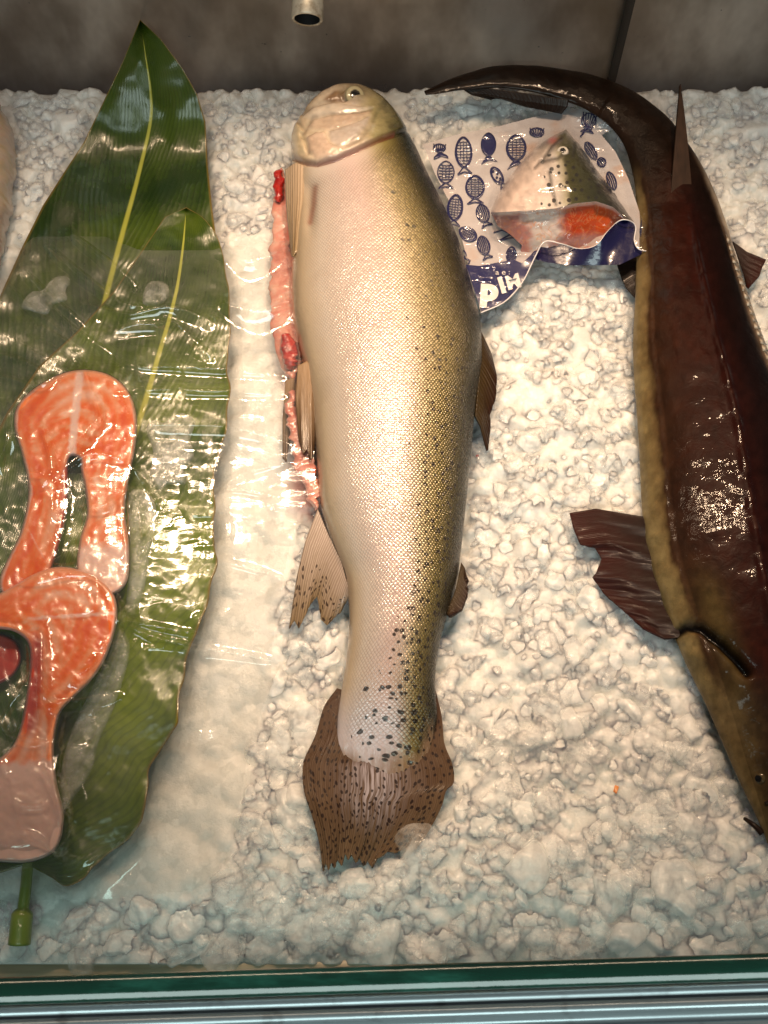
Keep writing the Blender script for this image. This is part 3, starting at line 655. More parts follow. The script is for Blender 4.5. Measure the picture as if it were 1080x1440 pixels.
k_ = np.hanning(41); k_ /= k_.sum()
tg = np.gradient(ctr[:, :2], axis=0); tg = np.stack([np.convolve(np.pad(tg[:, i], 20, mode='edge'), k_, 'valid') for i in (0, 1)], 1); tg /= np.linalg.norm(tg, axis=1)[:, None]
lat = np.c_[-tg[:, 1], tg[:, 0], np.zeros(n)]     # heading towards the head: left of travel is +x side here
lat = lat if lat[n // 2, 0] > 0 else -lat
hw3 = hw * px
top = hw3 * np.interp(tt, [0, .3, .45, .8, .93, 1], [.35, .45, .58, .58, .6, .7])
ncs = 240
SV, sph = loft(ctr, lat, hw3, top, np.minimum(top, .03), ncs, 1.72)
SU, SVp = proj(SV)
cc = -np.sign(np.cos(sph)) * np.abs(np.cos(sph)) ** (2 / 1.72); cc = np.broadcast_to(cc[None], SU.shape); ss_ = np.broadcast_to(tt[:, None], SU.shape)
upS = (np.sin(sph) > 0)[None] * 1.0
sl = np.r_[0, np.cumsum(np.linalg.norm(np.diff(ctr, axis=0), axis=1))][:, None] * np.ones((1, ncs))
ridge = np.exp(-((cc - .06) / .06) ** 2) * (.0020 + .0030 * vnoise(sl * 60, cc * 0, 84) * np.abs(np.sin(sl * math.pi / .031 + 2 * vnoise(sl * 12, 0 * cc, 85))) ** .6) * sstep(.30, .42, ss_) * sstep(.88, .80, ss_)
rowL = .35 * (np.exp(-((cc + .80) / .03) ** 2) + np.exp(-((cc - .80) / .03) ** 2)) * (.0010 + .002 * np.abs(np.sin(sl * math.pi / .013)) ** .7) * sstep(.3, .4, ss_) * sstep(.86, .78, ss_)
GS = [(948, 893), (968, 880), (990, 884), (1015, 905), (1035, 925), (1052, 945)]
gl = line_dist(GS, SU, SVp)
GE = [(800, 60), (1060, 960)]
dz = ridge + rowL - .008 * np.exp(-(gl / 7) ** 2) + .004 * np.exp(-(line_dist([(955, 925), (1000, 925), (1040, 965)], SU, SVp) / 14) ** 2) + .0022 * fbm(SU / 34, SVp / 34, 70, 3)
SV[..., 2] += dz * upS
scol = lerp_cols(cc + .16 * fbm(SU / 22, SVp / 34, 77, 4), [-1.1, -.95, -.86, -.80, -.45, 0, .35, .7, .78, .9, 1], [(.30, .24, .12), (.26, .20, .09), (.20, .14, .06), (.050, .024, .012), (.046, .012, .006), (.040, .008, .005), (.018, .006, .005), (.010, .005, .004), (.10, .07, .05), (.42, .36, .28), (.42, .36, .28)])
hd = sstep(930, 1010, SVp)[..., None]
hcol = lerp_cols(cc + .25 * fbm(SU / 26, SVp / 40, 79, 3), [-1, -.6, -.25, .1, 1], [(.22, .165, .08), (.16, .115, .05), (.07, .042, .022), (.03, .014, .010), (.02, .012, .01)])
scol = scol * (1 - hd) + hcol * hd
tk = sstep(.36, .26, ss_)[..., None]; scol = scol * (1 - tk) + tk * np.array([.020, .011, .007])  # curled tail darkened: its shade is painted into the skin colour
band = np.exp(-((cc + .55) / .16) ** 2)[..., None] * sstep(770, 860, SVp)[..., None] * sstep(1000, 930, SVp)[..., None]; scol = scol * (1 - .8 * band) + .8 * band * np.array([.15, .105, .035])
gk = np.exp(-(gl / 7) ** 4)[..., None]; scol = scol * (1 - gk) + gk * np.array([.004, .003, .003])
wl = np.exp(-(np.abs(cc + .06 - .12) / .02) ** 2)[..., None] * (np.abs(np.sin(sl * math.pi / .026)) > .75)[..., None] * sstep(.42, .5, ss_)[..., None] * sstep(.86, .8, ss_)[..., None]
wl = .6 * wl * sstep(.35, .6, vnoise(sl * 30, cc * 30, 83))[..., None]; scol = scol * (1 - .4 * wl) + .4 * wl * np.array([.22, .12, .09])
scol = np.where((cc < -.74)[..., None], scol * .72, scol * np.where((cc < .74)[..., None], .5, .8)); scol = scol * (1 + .9 * fbm(SU / 9, SVp / 12, 88, 4)[..., None])
mk('body', SV, grid_faces(n, ncs, True)[:, ::-1], STUR, sturgeon, None, {'col': scol})
BROWNFIN = fin_material('brown_fin', (.016, .008, .006), (.036, .007, .005), 64, 0, rough=.4, trans=.05, coat=.10)
m = M('spike_fin'); SPIKEFIN = m.done(m.bsdf(m.mix(m.noise(m.scale(m.obj(), (1, .25, .25)), 260, 3), (.008, .005, .004), (.045, .024, .015)), .62, spec=.15))
BLACKFIN = fin_material('black_fin', (.016, .009, .006), (.012, .007, .005), 16, 0, rough=.4, trans=0, coat=.10)
fin('pectoral_fin', sturgeon, BROWNFIN, [(908, 728), (925, 790), (958, 897)], [(801, 722), (806, 742), (816, 766), (836, 770), (846, 786), (838, 806), (833, 812), (850, 836), (880, 862), (905, 884)], [(908, 728), (872, 722), (838, 716), (801, 722)], [(958, 897), (935, 899), (905, 884)],
    lambda s, q: .030 - .006 * q + .004 * np.sin(s * 7) * q + .0012 * np.sin(s * 23 + 3 * q), 120, 90, .002)
fin('tail_lobe', sturgeon, BLACKFIN, [(640, 118), (720, 128), (800, 140)], [(690, 140), (705, 138), (740, 150), (790, 160)], [(640, 118), (660, 132), (690, 140)], [(800, 140), (798, 150), (790, 160)], lambda s, q: .050 - .012 * q, 50, 20, .002)
db = P([930, 950, 972], [268, 262, 270], .058); 
def spike(name, b0, b1, tip, mid, mat, w=.004):
    """a stiff upright fin: base from b0 to b1, rising to its tip"""
    nu, nv = 30, 50; s, q = np.meshgrid(np.linspace(0, 1, nu), np.linspace(0, 1, nv))
    b = b0[None, None] * (1 - s[..., None]) + b1[None, None] * s[..., None]
    cen = (1 - q[..., None]) ** 2 * b + 2 * q[..., None] * (1 - q[..., None]) * (mid + (b - (b0 + b1) / 2) * .55) + q[..., None] ** 2 * (tip + (b - (b0 + b1) / 2) * .02)
    return mk(name, cen, grid_faces(nv, nu), mat, sturgeon, np.stack([s, q], -1), {'s': s, 'q': q}, solid=w)
spike('dorsal_fin', P(940, 306, .039), P(974, 296, .038), P(956, 120, .075), P(958, 200, .066), SPIKEFIN, .004)
fin('pelvic_fin', sturgeon, BROWNFIN, [(1030, 340), (1050, 400)], [(1077, 366), (1072, 376), (1068, 388), (1052, 406)], [(1030, 340), (1050, 355), (1077, 366)], [(1050, 400), (1050, 404), (1052, 406)], lambda s, q: .014 + .002 * q, 40, 30, .002)
fin('pelvic_fin', sturgeon, BLACKFIN, [(905, 360), (903, 395), (900, 405)], [(866, 368), (874, 392), (880, 405), (894, 421)], [(905, 360), (885, 360), (866, 368)], [(900, 405), (898, 414), (894, 421)], lambda s, q: .022 - .006 * q, 40, 30, .002)
# pale bony scutes along the far flank
m = M('scute'); p = m.obj(); SCUTE = m.done(m.bsdf(m.mix(m.ss(.4, .6, m.noise(p, 160, 3)), (.46, .40, .32), (.22, .16, .11)), .3, coat=.5))
qv, qf = [], []
kc = int(np.argmin(np.abs(cc[0] - .80) + 5 * (np.sin(sph) < 0)))
acc_ = np.r_[0, np.cumsum(np.linalg.norm(np.diff(SV[:, kc], axis=0), axis=1))]
for d0 in np.arange(acc_[int(n * .36)], acc_[int(n * .66)], .0088):
    i0 = int(np.searchsorted(acc_, d0)); i1 = min(n - 1, int(np.searchsorted(acc_, d0 + .0105)))
    a, b, c3 = SV[i0, kc], SV[i1, kc + 3 if SV[i1, kc + 3, 0] > SV[i1, kc, 0] else kc - 3], SV[i1, kc]
    out_ = lat[i1] * .0022 * RNG.uniform(.7, 1.2); k = len(qv)
    qv += [a + [0, 0, .0004], b + out_ + [0, 0, .0022], c3 - out_ * .6 + [0, 0, .0012], (a + b + c3) / 3 - [0, 0, .003]]
    qf += [(k, k + 1, k + 2), (k, k + 3, k + 1), (k + 1, k + 3, k + 2), (k + 2, k + 3, k)]
mk('flank_scutes', np.array(qv), qf, SCUTE, sturgeon, smooth=False)
eye_at(sturgeon, surface(SV, 1066, 1095) + np.array([.0006, 0, -.0022]), .0054, (-.6, -.2, .7), (.075, .055, .025), .55)
bp = np.array([P(1072, 1172, .012), P(1062, 1162, .012), P(1054, 1156, .010), P(1047, 1151, .006)])
bv, bf = tube(smooth_curve(bp, 16), np.linspace(.0028, .0014, 16)); mk('barbel', bv, bf, BLACKFIN, sturgeon)
mk('nostril', lump(.0032, 5) * np.array([1, 1, .5]) + surface(SV, 1077, 1128), IF, BLACKFIN, sturgeon)

# ------------------------------------------------------------------ pale fish cut at the left edge
PALE = flesh_mat('pale_skin', (.52, .36, .28), (.56, .44, .34), (.50, .40, .25), 40, .3)
o = strip('pale_fish', None, PALE, [(-25, 158), (-25, 200), (-30, 250), (-40, 300), (-60, 400)], [30, 43, 47, 50, 45], .025, .035)
tag(o, 'pale pink fish side at the far left edge against the wall', 'fish')

# ------------------------------------------------------------------ leaves
m = M('leaf'); s = m.attr('along'); j = m.attr('across'); p = m.obj()
rib = m.math('ABSOLUTE', j)
ph_ = m.math('ADD', s, m.math('MULTIPLY', rib, .55))
wob = m.noise(p, 30, 3)
veins = m.n('TexWave', {'Vector': m.n('CombineXYZ', {0: m.math('ADD', ph_, m.math('MULTIPLY', wob, .05)), 1: m.math('MULTIPLY', j, .2)}).outputs[0], 'Scale': 8, 'Distortion': 3.5, 'Detail': 3}, wave_type='BANDS', bands_direction='X').outputs[1]
fine = m.n('TexWave', {'Vector': m.n('CombineXYZ', {0: ph_, 1: 0.}).outputs[0], 'Scale': 46, 'Distortion': .6, 'Detail': 1}, wave_type='BANDS', bands_direction='X').outputs[1]
col = m.mix(m.ss(.35, .7, m.noise(p, 9, 5, .65)), (.012, .034, .005), (.060, .105, .009))
col = m.mix(m.attr('lit_lime'), col, m.mix(1, col, (3.0, 2.4, 1.1), 'MULTIPLY'))  # warm light painted into the green: lighter and limer lower down
col = m.mix(m.math('MULTIPLY', fine, .07), col, m.mix(1, col, (.55, .6, .5), 'MULTIPLY'))
col = m.mix(m.math('MULTIPLY', m.ss(.6, 1, veins), .45), col, m.mix(1, col, (.5, .55, .5), 'MULTIPLY'))
col = m.mix(m.ss(.045, .02, m.math('ADD', rib, m.math('MULTIPLY', s, .012))), col, (.42, .44, .07))
col = m.mix(m.ss(.965, 1.0, rib), col, (.20, .14, .03))
hh = m.math('ADD', m.math('MULTIPLY', veins, .8), m.math('MULTIPLY', fine, .3))
LEAF = m.done(m.n('MixShader', {0: .15, 1: m.bsdf(col, .26, m.bump(m.math('ADD', hh, m.math('MULTIPLY', wob, 2.5)), .24, .0018), spec=.5, coat=.7, coatr=.10), 2: m.n('BsdfTranslucent', {'Color': col}).outputs[0]}).outputs[0])
def leaf(name, parent, Lc, Mc, Rc, zf, n=260, k=46, lit_lime=lambda u, v: 0 * u):
    Lc, Mc, Rc = resample(Lc, n), resample(smooth_curve(Mc, n), n), resample(Rc, n)
    j_ = np.linspace(-1, 1, 2 * k + 1); a = np.abs(j_)[None, :, None]
    g = np.where(j_[None, :, None] < 0, Mc[:, None] * (1 - a) + Lc[:, None] * a, Mc[:, None] * (1 - a) + Rc[:, None] * a)
    al = np.linspace(0, 1, n)[:, None] * np.ones((1, 2 * k + 1)); ac = j_[None] * np.ones((n, 1))
    z = zf(g[..., 0], g[..., 1], al, ac)
    return mk(name, P(g[..., 0], g[..., 1], z), grid_faces(n, 2 * k + 1)[:, ::-1], LEAF, parent, np.stack([al, ac], -1), {'along': al * (Lc[-1, 1] - Lc[0, 1]) / 600, 'across': ac, 'lit_lime': lit_lime(g[..., 0], g[..., 1])}, solid=.0006)
def za(u, v, al, ac):
    lean = .020 + .082 * sstep(240, 20, v) ** 1.1
    return lean + .006 * (1 - np.abs(ac)) * -1 + .004 * np.abs(ac) + .010 * fbm(u / 45, v / 60, 90, 2) - .006 * sstep(350, 500, v)
la = thing('leaf', 'dark green leaf leaning its pointed tip on the steel wall', 'leaf', tuple(P(190, 300, 0)), 'broad green leaves under the salmon')
leaf('blade', la, LEAFA_L, LEAFA_M, LEAFA_R, za, lit_lime=lambda u, v: .35 * sstep(250, 480, v))
def wavy(c_, amp_, seed):
    c_ = smooth_curve(c_, 200); d_ = vnoise(np.arange(200) / 5., np.zeros(200), seed) - .5
    c_[:, 0] += amp_ * 2 * d_ * np.minimum(1, np.arange(200) / 30.) * np.minimum(1, (199 - np.arange(200)) / 10.); return c_
lb = thing('leaf', 'longer leaf with wavy right edge running under film down to its cut stalk', 'leaf', tuple(P(180, 700, 0)), 'broad green leaves under the salmon')
leaf('blade', lb, LEAFB_L, LEAFB_M, wavy(LEAFB_R, 5, 3), lambda u, v, al, ac: .026 + .005 * np.abs(ac) + .007 * fbm(u / 45, v / 45, 95, 3) - .010 * sstep(900, 1240, v) + .003 * np.sin(v / 22.) * np.abs(ac) ** 2 * (ac > 0), 300, 50, lit_lime=lambda u, v: np.clip(.30 + .70 * sstep(430, 800, v) - .5 * fbm(u / 50, v / 70, 97, 3), 0, 1))
m = M('stalk'); p = m.obj(); STALK = m.done(m.bsdf(m.mix(m.noise(p, 60, 3), (.10, .16, .02), (.22, .26, .05)), .3, coat=.4))
sp2 = smooth_curve([(40, 1205), (36, 1250), (31, 1290), (27, 1328)], 30)
v, f = tube(P(sp2[:, 0], sp2[:, 1], np.linspace(.018, .004, 30)), np.interp(np.arange(30), [0, 17, 18.5, 29], [.0042, .0045, .0082, .0085]), 16)
mk('stalk', v, f, STALK, lb)
# ------------------------------------------------------------------ salmon steaks
m = M('salmon_flesh'); p = m.obj(); d_ = m.attr('edge'); a_ = m.attr('mark')
nz = m.noise(p, 17, 4, .62, .6); nf = m.noise(p, 160, 4, .6)
lam = m.n('TexWave', {'Vector': m.n('CombineXYZ', {0: m.math('ADD', m.math('MULTIPLY', d_, 1.1), m.math('MULTIPLY', nz, .9)), 1: 0.}).outputs[0], 'Scale': .9, 'Distortion': 1.5, 'Detail': 2}, wave_type='BANDS', bands_direction='X').outputs[1]
col = m.ramp(m.math('ADD', m.math('MULTIPLY', lam, .13), m.math('MULTIPLY', nz, 1.0)), [(.40, (.60, .075, .004)), (.53, (.66, .125, .014)), (.64, (.66, .24, .11)), (.78, (.68, .38, .28))])
col = m.mix(m.ss(.08, .01, m.math('ADD', d_, m.math('MULTIPLY', m.math('SUBTRACT', nz, .5), .35))), col, (.66, .36, .28))
col = m.mix(m.ss(.35, .75, m.math('ADD', a_, m.math('MULTIPLY', m.math('SUBTRACT', nf, .5), .5))), col, (.66, .44, .38))
col = m.mix(m.attr('red'), col, (.34, .015, .010))
SALMON = m.done(m.bsdf(col, .28, m.bump(m.math('ADD', nf, m.math('MULTIPLY', lam, .2)), .2, .001), sss=.3, srad=(1, .4, .2), sscale=.004, coat=.4, coatr=.12))
m = M('silver_skin'); p = m.obj(); SKIN = m.done(m.bsdf(m.mix(m.noise(p, 120, 4, .6), (.08, .07, .06), (.36, .31, .28)), .3, coat=.5))
STEAKH = []
def steak(label, outline, zb, th, mark, redf, parent_loc, cat='salmon steak'):
    t = thing('salmon_steak', label, cat, tuple(P(*parent_loc, 0)), 'pieces of salmon under the film')
    o_ = smooth_curve(outline, 260, True); pts, fs, nb_ = polysheet(o_, 2.6)
    d = line_dist(o_, pts[:, 0], pts[:, 1], True); r = 4.5
    prof_ = np.sqrt(np.clip(1 - (1 - np.clip(d / r, 0, 1)) ** 2, 0, 1))
    z = zb + th * (.45 + .55 * prof_) + .0025 * fbm(pts[:, 0] / 22, pts[:, 1] / 22, 101, 3)
    V_ = P(pts[:, 0], pts[:, 1], z)
    mk('flesh', V_, fs, SALMON, t, None, {'edge': d / 60., 'mark': mark(pts[:, 0], pts[:, 1]), 'red': redf(pts[:, 0], pts[:, 1])})
    # skin round the side
    ed = o_; nE = len(ed); zt = zb + th * .46
    ring = np.concatenate([P(ed[:, 0], ed[:, 1], zt + .0004), P(ed[:, 0], ed[:, 1], zb + th * .2), P(ed[:, 0], ed[:, 1], zb - .004)])
    ring[:nE, :2] += (ring[:nE, :2] - V_[:, :2].mean(0)) * .004
    mk('skin', ring, grid_faces(3, nE, True), SKIN, t)
    STEAKH.append((o_, zb + th)); return t
m1 = lambda u, v: np.clip(sstep(730, 800, v) * sstep(95, 115, u) + .8 * np.exp(-(line_dist([(112, 525), (104, 600), (98, 660)], u, v) / 9) ** 2) + .5 * np.exp(-(line_dist([(40, 745), (70, 800)], u, v) / 4) ** 2), 0, 1)
r1 = lambda u, v: .85 * np.exp(-(line_dist([(95, 660), (88, 740), (76, 800)], u, v) / 7) ** 2)
steak('orange horseshoe salmon steak under film, the upper of the two', STEAK1, .031, .020, m1, r1, (100, 680))
m2 = lambda u, v: np.clip(sstep(1040, 1100, v) + .6 * np.exp(-(line_dist([(40, 870), (165, 862)], u, v) / 6) ** 2), 0, 1)
r2 = lambda u, v: np.clip(.9 * np.exp(-(line_dist([(52, 905), (48, 960), (40, 1020)], u, v) / 12) ** 2), 0, 1)
steak('pinker salmon steak lying over the legs of the orange horseshoe one, with pale lower flap', STEAK2, .037, .022, m2, r2, (70, 960))
steak('dark red salmon scrap at the left edge beside the pinker steak', STEAK3, .026, .012, lambda u, v: 0 * u, lambda u, v: 0 * u + .9, (-10, 925), 'salmon piece')

# ------------------------------------------------------------------ ice flakes caught on the leaves
def flake(label, outline, zb, th):
    o_ = smooth_curve(outline, 60, True); pts, fs, _ = polysheet(o_, 3.0)
    d = line_dist(o_, pts[:, 0], pts[:, 1], True); pr = np.sqrt(np.clip(1 - (1 - np.clip(d / 7, 0, 1)) ** 2, 0, 1))
    z = zb + th * pr + .002 * fbm(pts[:, 0] / 12, pts[:, 1] / 12, 130, 3)
    a = P(pts[:, 0], pts[:, 1], z); b = P(pts[:, 0], pts[:, 1], zb - .002); k = len(pts)
    o = mk('ice_flake', np.r_[a, b], list(fs) + [tuple(i + k for i in f[::-1]) for f in fs], ICE_CLEAR, None, None, {'cid': np.full(2 * k, .56)})
    tag(o, label, 'ice', 'ice flakes on the leaves')
m = M('wet_flake'); p = m.obj(); nn = m.noise(p, 140, 4, .6)
FLAKE = m.done(m.n('MixShader', {0: m.rng(nn, .3, .7, .10, .60), 1: m.n('BsdfTransparent', {'Color': (.93, .95, .9, 1)}).outputs[0], 2: m.bsdf((.70, .73, .70), .2, m.bump(nn, .5, .002), coat=.5)}).outputs[0])
flake('rough ice flake on the left side of the largest leaf', [(30, 432), (42, 412), (60, 408), (74, 392), (92, 388), (99, 397), (92, 408), (94, 422), (76, 428), (66, 442), (46, 438)], .026, .004)
flake('small round ice flake on the long leaf beside its yellow rib', [(203, 408), (212, 396), (232, 398), (238, 412), (226, 428), (202, 428)], .034, .005)
flake('large ice flake on leaf right of orange horseshoe steak', [(206, 606), (214, 590), (230, 594), (252, 580), (274, 592), (268, 618), (273, 642), (259, 660), (262, 680), (236, 682), (222, 690), (210, 668), (216, 640)], .035, .005)
flake('long pale ice flake on leaf below the pinker steak', [(168, 885), (182, 905), (178, 940), (158, 1000), (140, 1040), (128, 1085), (98, 1130), (84, 1150), (82, 1100), (100, 1030), (128, 970), (150, 925)], .032, .004)
flake('wet ice flake between both steaks and the green leaf edge', [(180, 700), (205, 690), (220, 720), (212, 780), (196, 850), (178, 850), (182, 790)], .034, .005)

# ------------------------------------------------------------------ cling film over the salmon
FD = .0012
fx = np.arange(-.46, -.02, FD); fy = np.arange(.06, .70, FD); FX, FY = np.meshgrid(fx, fy)
T = ice_z(FX, FY); T = blur(T, 6) + .004
fu, fv = proj(np.stack([FX, FY, np.full_like(FX, .03)], -1))
T = np.maximum(T, np.where(inside(leafpoly, fu, fv) | (inside(leafpoly2, fu, fv)), .037, -1))
for o_, zt in STEAKH:
    a, b = proj(np.stack([FX, FY, np.full_like(FX, zt)], -1)); T = np.maximum(T, np.where(inside(o_, a, b), zt + .0015, -1))
body_k = inside(np.r_[np.c_[TL, TV], np.c_[TR, TV][::-1]], fu, fv); 
T = np.maximum(T, np.where(fu > 290, np.interp(fv, [330, 420, 560, 700, 800, 950, 1150], [.031, .033, .031, .028, .023, .014, .004]) - .004 * sstep(300, 350, fu) * sstep(410, 370, fu), -1))
for _ in range(4):                                                  # dilate, then relax: a stretched skin
    T2 = T.copy(); T2[1:] = np.maximum(T2[1:], T[:-1]); T2[:-1] = np.maximum(T2[:-1], T[1:]); T2[:, 1:] = np.maximum(T2[:, 1:], T[:, :-1]); T2[:, :-1] = np.maximum(T2[:, :-1], T[:, 1:]); T = T2
T = np.maximum(blur(T, 7), blur(T, 2) * .5 + blur(T, 12) * .5) + .0015
FZ = T
fu, fv = proj(np.stack([FX, FY, FZ], -1))
def fold(pts, amp_, w, taper=True):
    global FZ
    c_ = smooth_curve(pts, 40); d = line_dist(c_, fu, fv)
    (x0, y0), (x1, y1) = c_[0], c_[-1]; L2 = (x1 - x0) ** 2 + (y1 - y0) ** 2
    t = np.clip(((fu - x0) * (x1 - x0) + (fv - y0) * (y1 - y0)) / L2, 0, 1)
    k = np.sin(np.pi * np.clip(t * .96 + .02, 0, 1)) ** .6 if taper else 1
    FZ = FZ + 2.3 * amp_ * np.exp(-np.abs(d / w) ** 1.35) * k
for pts, a, w in [([(165, 873), (215, 898), (270, 912), (385, 930)], .004, 4), ([(165, 873), (230, 885), (285, 895)], .003, 3), ([(190, 600), (260, 604), (330, 608), (402, 624)], .005, 6), ([(170, 518), (260, 520), (400, 530)], .003, 3),
                  ([(160, 552), (250, 552), (400, 556)], .0028, 3), ([(184, 690), (186, 740), (182, 780)], .005, 5), ([(182, 694), (150, 715), (112, 716)], .004, 4), ([(182, 694), (196, 720), (206, 770)], .004, 4), ([(190, 660), (215, 690), (222, 712)], .004, 3),
                  ([(130, 550), (142, 590), (120, 620), (88, 668)], .005, 5), ([(88, 668), (130, 642), (180, 650)], .003, 3), ([(60, 600), (75, 660), (55, 690)], .003, 4), ([(25, 610), (5, 655), (0, 670)], .004, 5), ([(310, 355), (350, 378), (400, 362)], .006, 9),
                  ([(310, 430), (360, 448), (415, 432)], .006, 10), ([(60, 870), (62, 960), (58, 1030)], .004, 6), ([(62, 970), (75, 992), (110, 990), (170, 980)], .005, 4), ([(100, 960), (130, 945), (145, 925)], .005, 7), ([(58, 1080), (80, 1120), (84, 1165)], .004, 4), ([(30, 1170), (60, 1185), (84, 1214)], .004, 4),
                  ([(40, 960), (20, 1000), (0, 1030)], .006, 6), ([(0, 1020), (20, 1040), (60, 1045)], .003, 4), ([(300, 700), (340, 670), (410, 650)], .002, 3), ([(305, 790), (350, 800), (400, 815)], .002, 3), ([(300, 700), (330, 690), (390, 700)], .002, 3),
                  ([(0, 530), (60, 545), (110, 500)], .003, 4), ([(0, 500), (40, 515), (70, 530)], .003, 3), ([(120, 430), (180, 450), (240, 440), (300, 455)], .005, 7), ([(150, 470), (220, 462), (290, 480)], .004, 5), ([(230, 450), (265, 480), (300, 505)], .005, 6), ([(60, 420), (110, 470), (160, 500)], .003, 4), ([(0, 470), (50, 500), (90, 520)], .003, 4),
                  ([(30, 375), (70, 420), (120, 460)], .004, 4), ([(65, 345), (110, 385), (165, 428)], .0045, 4), ([(100, 330), (140, 362), (190, 400)], .004, 4), ([(60, 460), (110, 500), (130, 560)], .003, 4), ([(10, 400), (50, 440), (90, 470)], .003, 3), ([(150, 400), (170, 430), (205, 435)], .003, 3)]:
    fold(pts, a, w)
cr = 1 - 2 * np.abs(vnoise(fu / 62, fv / 46, 201) - .5) ; cr = cr ** 7; cr2 = (1 - 2 * np.abs(vnoise(fu / 15 + .02 * fv, fv / 12, 205) - .5)) ** 5
zone = np.clip(sstep(400, 300, fu) * sstep(400, 450, fv) * (.35 + .65 * sstep(340, 250, fu)) * sstep(1240, 1150, fv), 0, 1)
FZ = FZ + zone * (.0035 * cr * sstep(.38, .55, vnoise(fu / 60, fv / 60, 207)) + .00025 * cr2) * sstep(.32, .6, vnoise(fu / 90, fv / 90, 209)) + .0012 * fbm(fu / 50, fv / 18, 211, 2)
ok = inside(FILM, fu, fv)
idx = np.full(ok.shape, -1); idx[ok] = np.arange(ok.sum())
q = grid_faces(*ok.shape).reshape(-1, 4); q = q[(idx.ravel()[q] >= 0).all(1)]; q = idx.ravel()[q]
m = M('cling_film'); p = m.obj()
fr = m.math('MINIMUM', m.n('Fresnel', {'IOR': 1.36}).outputs[0], .30)
bm = m.bump(m.noise(m.scale(p, (1, 2.2, 1)), 70, 3, .5), .12, .002)
gl_ = m.n('BsdfGlossy', {'Color': (1, 1, 1, 1), 'Roughness': .09, 'Normal': bm}).outputs[0]
tr_ = m.n('BsdfTransparent', {'Color': (.985, .985, .98, 1)}).outputs[0]
hz = m.n('MixShader', {0: m.rng(m.noise(p, 18, 3), .3, .7, .005, .05), 1: tr_, 2: m.n('BsdfDiffuse', {'Color': (.8, .8, .78, 1)}).outputs[0]}).outputs[0]
FILMM = m.done(m.n('MixShader', {0: m.rng(fr, 0, 1, .055, 1), 1: hz, 2: gl_}).outputs[0])
o = mk('cling_film', np.stack([FX, FY, FZ], -1)[ok], q[:, ::-1] if False else q, FILMM)
tag(o, 'wrinkled clear cling film stretched over the salmon steaks and leaves', 'plastic film')

# ------------------------------------------------------------------ printed bag with a fish head in it
bag = thing('plastic_bag', 'clear plastic bag printed with blue fish drawings, lying open right of the trout', 'bag', tuple(P(740, 300, 0)))
def zback(u, v):
    z = .026 + .009 * fbm(np.asarray(u) / 45., np.asarray(v) / 45., 140, 3) + .012 * sstep(190, 150, np.asarray(v, float)) * sstep(780, 880, u)
    return z + .010 * np.exp(-((np.asarray(u) - 880) / 40.) ** 2)
m = M('frosted_print_film'); p = m.obj(); nn = m.noise(p, 40, 3)
bm = m.bump(nn, .35, .003)
BACKF = m.done(m.n('MixShader', {0: .78, 1: m.n('BsdfTransparent', {'Color': (.95, .95, .97, 1)}).outputs[0], 2: m.bsdf(m.mix(m.ss(.55, .7, m.noise(p, 22, 3)), (.56, .53, .55), (.56, .42, .36)), .22, bm, coat=.6, coatr=.08)}).outputs[0])
m = M('navy_ink'); p = m.obj(); NAVY = m.done(m.bsdf((.007, .009, .075), .3, m.bump(m.noise(p, 60, 3), .3, .002), coat=.3, coatr=.08))
m = M('dark_navy_ink'); p = m.obj(); NAVYD = m.done(m.bsdf((.006, .006, .042), .25, m.bump(m.noise(p, 60, 3), .3, .002), coat=.7, coatr=.06))
m = M('white_ink'); WHITE = m.done(m.bsdf((.72, .70, .70), .3, coat=.5))
pts, fs, _ = polysheet(BAG, 5)
mk('back_sheet', P(pts[:, 0], pts[:, 1], zback(pts[:, 0], pts[:, 1])), fs, BACKF, bag)
PV, PF = [], []
def put_poly(pts, fs, lift=.0012):
    k = len(PV); PV.extend(P(pts[:, 0], pts[:, 1], zback(pts[:, 0], pts[:, 1]) + lift)); PF.extend(tuple(i + k for i in f) for f in fs)
def stroke(line, w, closed=False, lift=.0012):
    a = np.asarray(line, float); a = np.r_[a, a[:1]] if closed else a
    a = resample(a, max(4, int(np.linalg.norm(np.diff(a, axis=0), axis=1).sum() / 2.2)))
    t = np.gradient(a, axis=0); t /= np.linalg.norm(t, axis=1)[:, None] + 1e-9; nn_ = np.c_[-t[:, 1], t[:, 0]]
    ww = w * (.85 + .3 * vnoise(np.arange(len(a)) / 4., np.zeros(len(a)), len(PV) % 60))[:, None] / 2
    b = np.concatenate([a + nn_ * ww, a - nn_ * ww]); k = len(a)
    put_poly(b, [(i, i + 1, k + i + 1, k + i) for i in range(k - 1)], lift)
def fill(outline):
    p_, f_, _ = polysheet(np.asarray(outline, float), 3.0); put_poly(p_, f_)
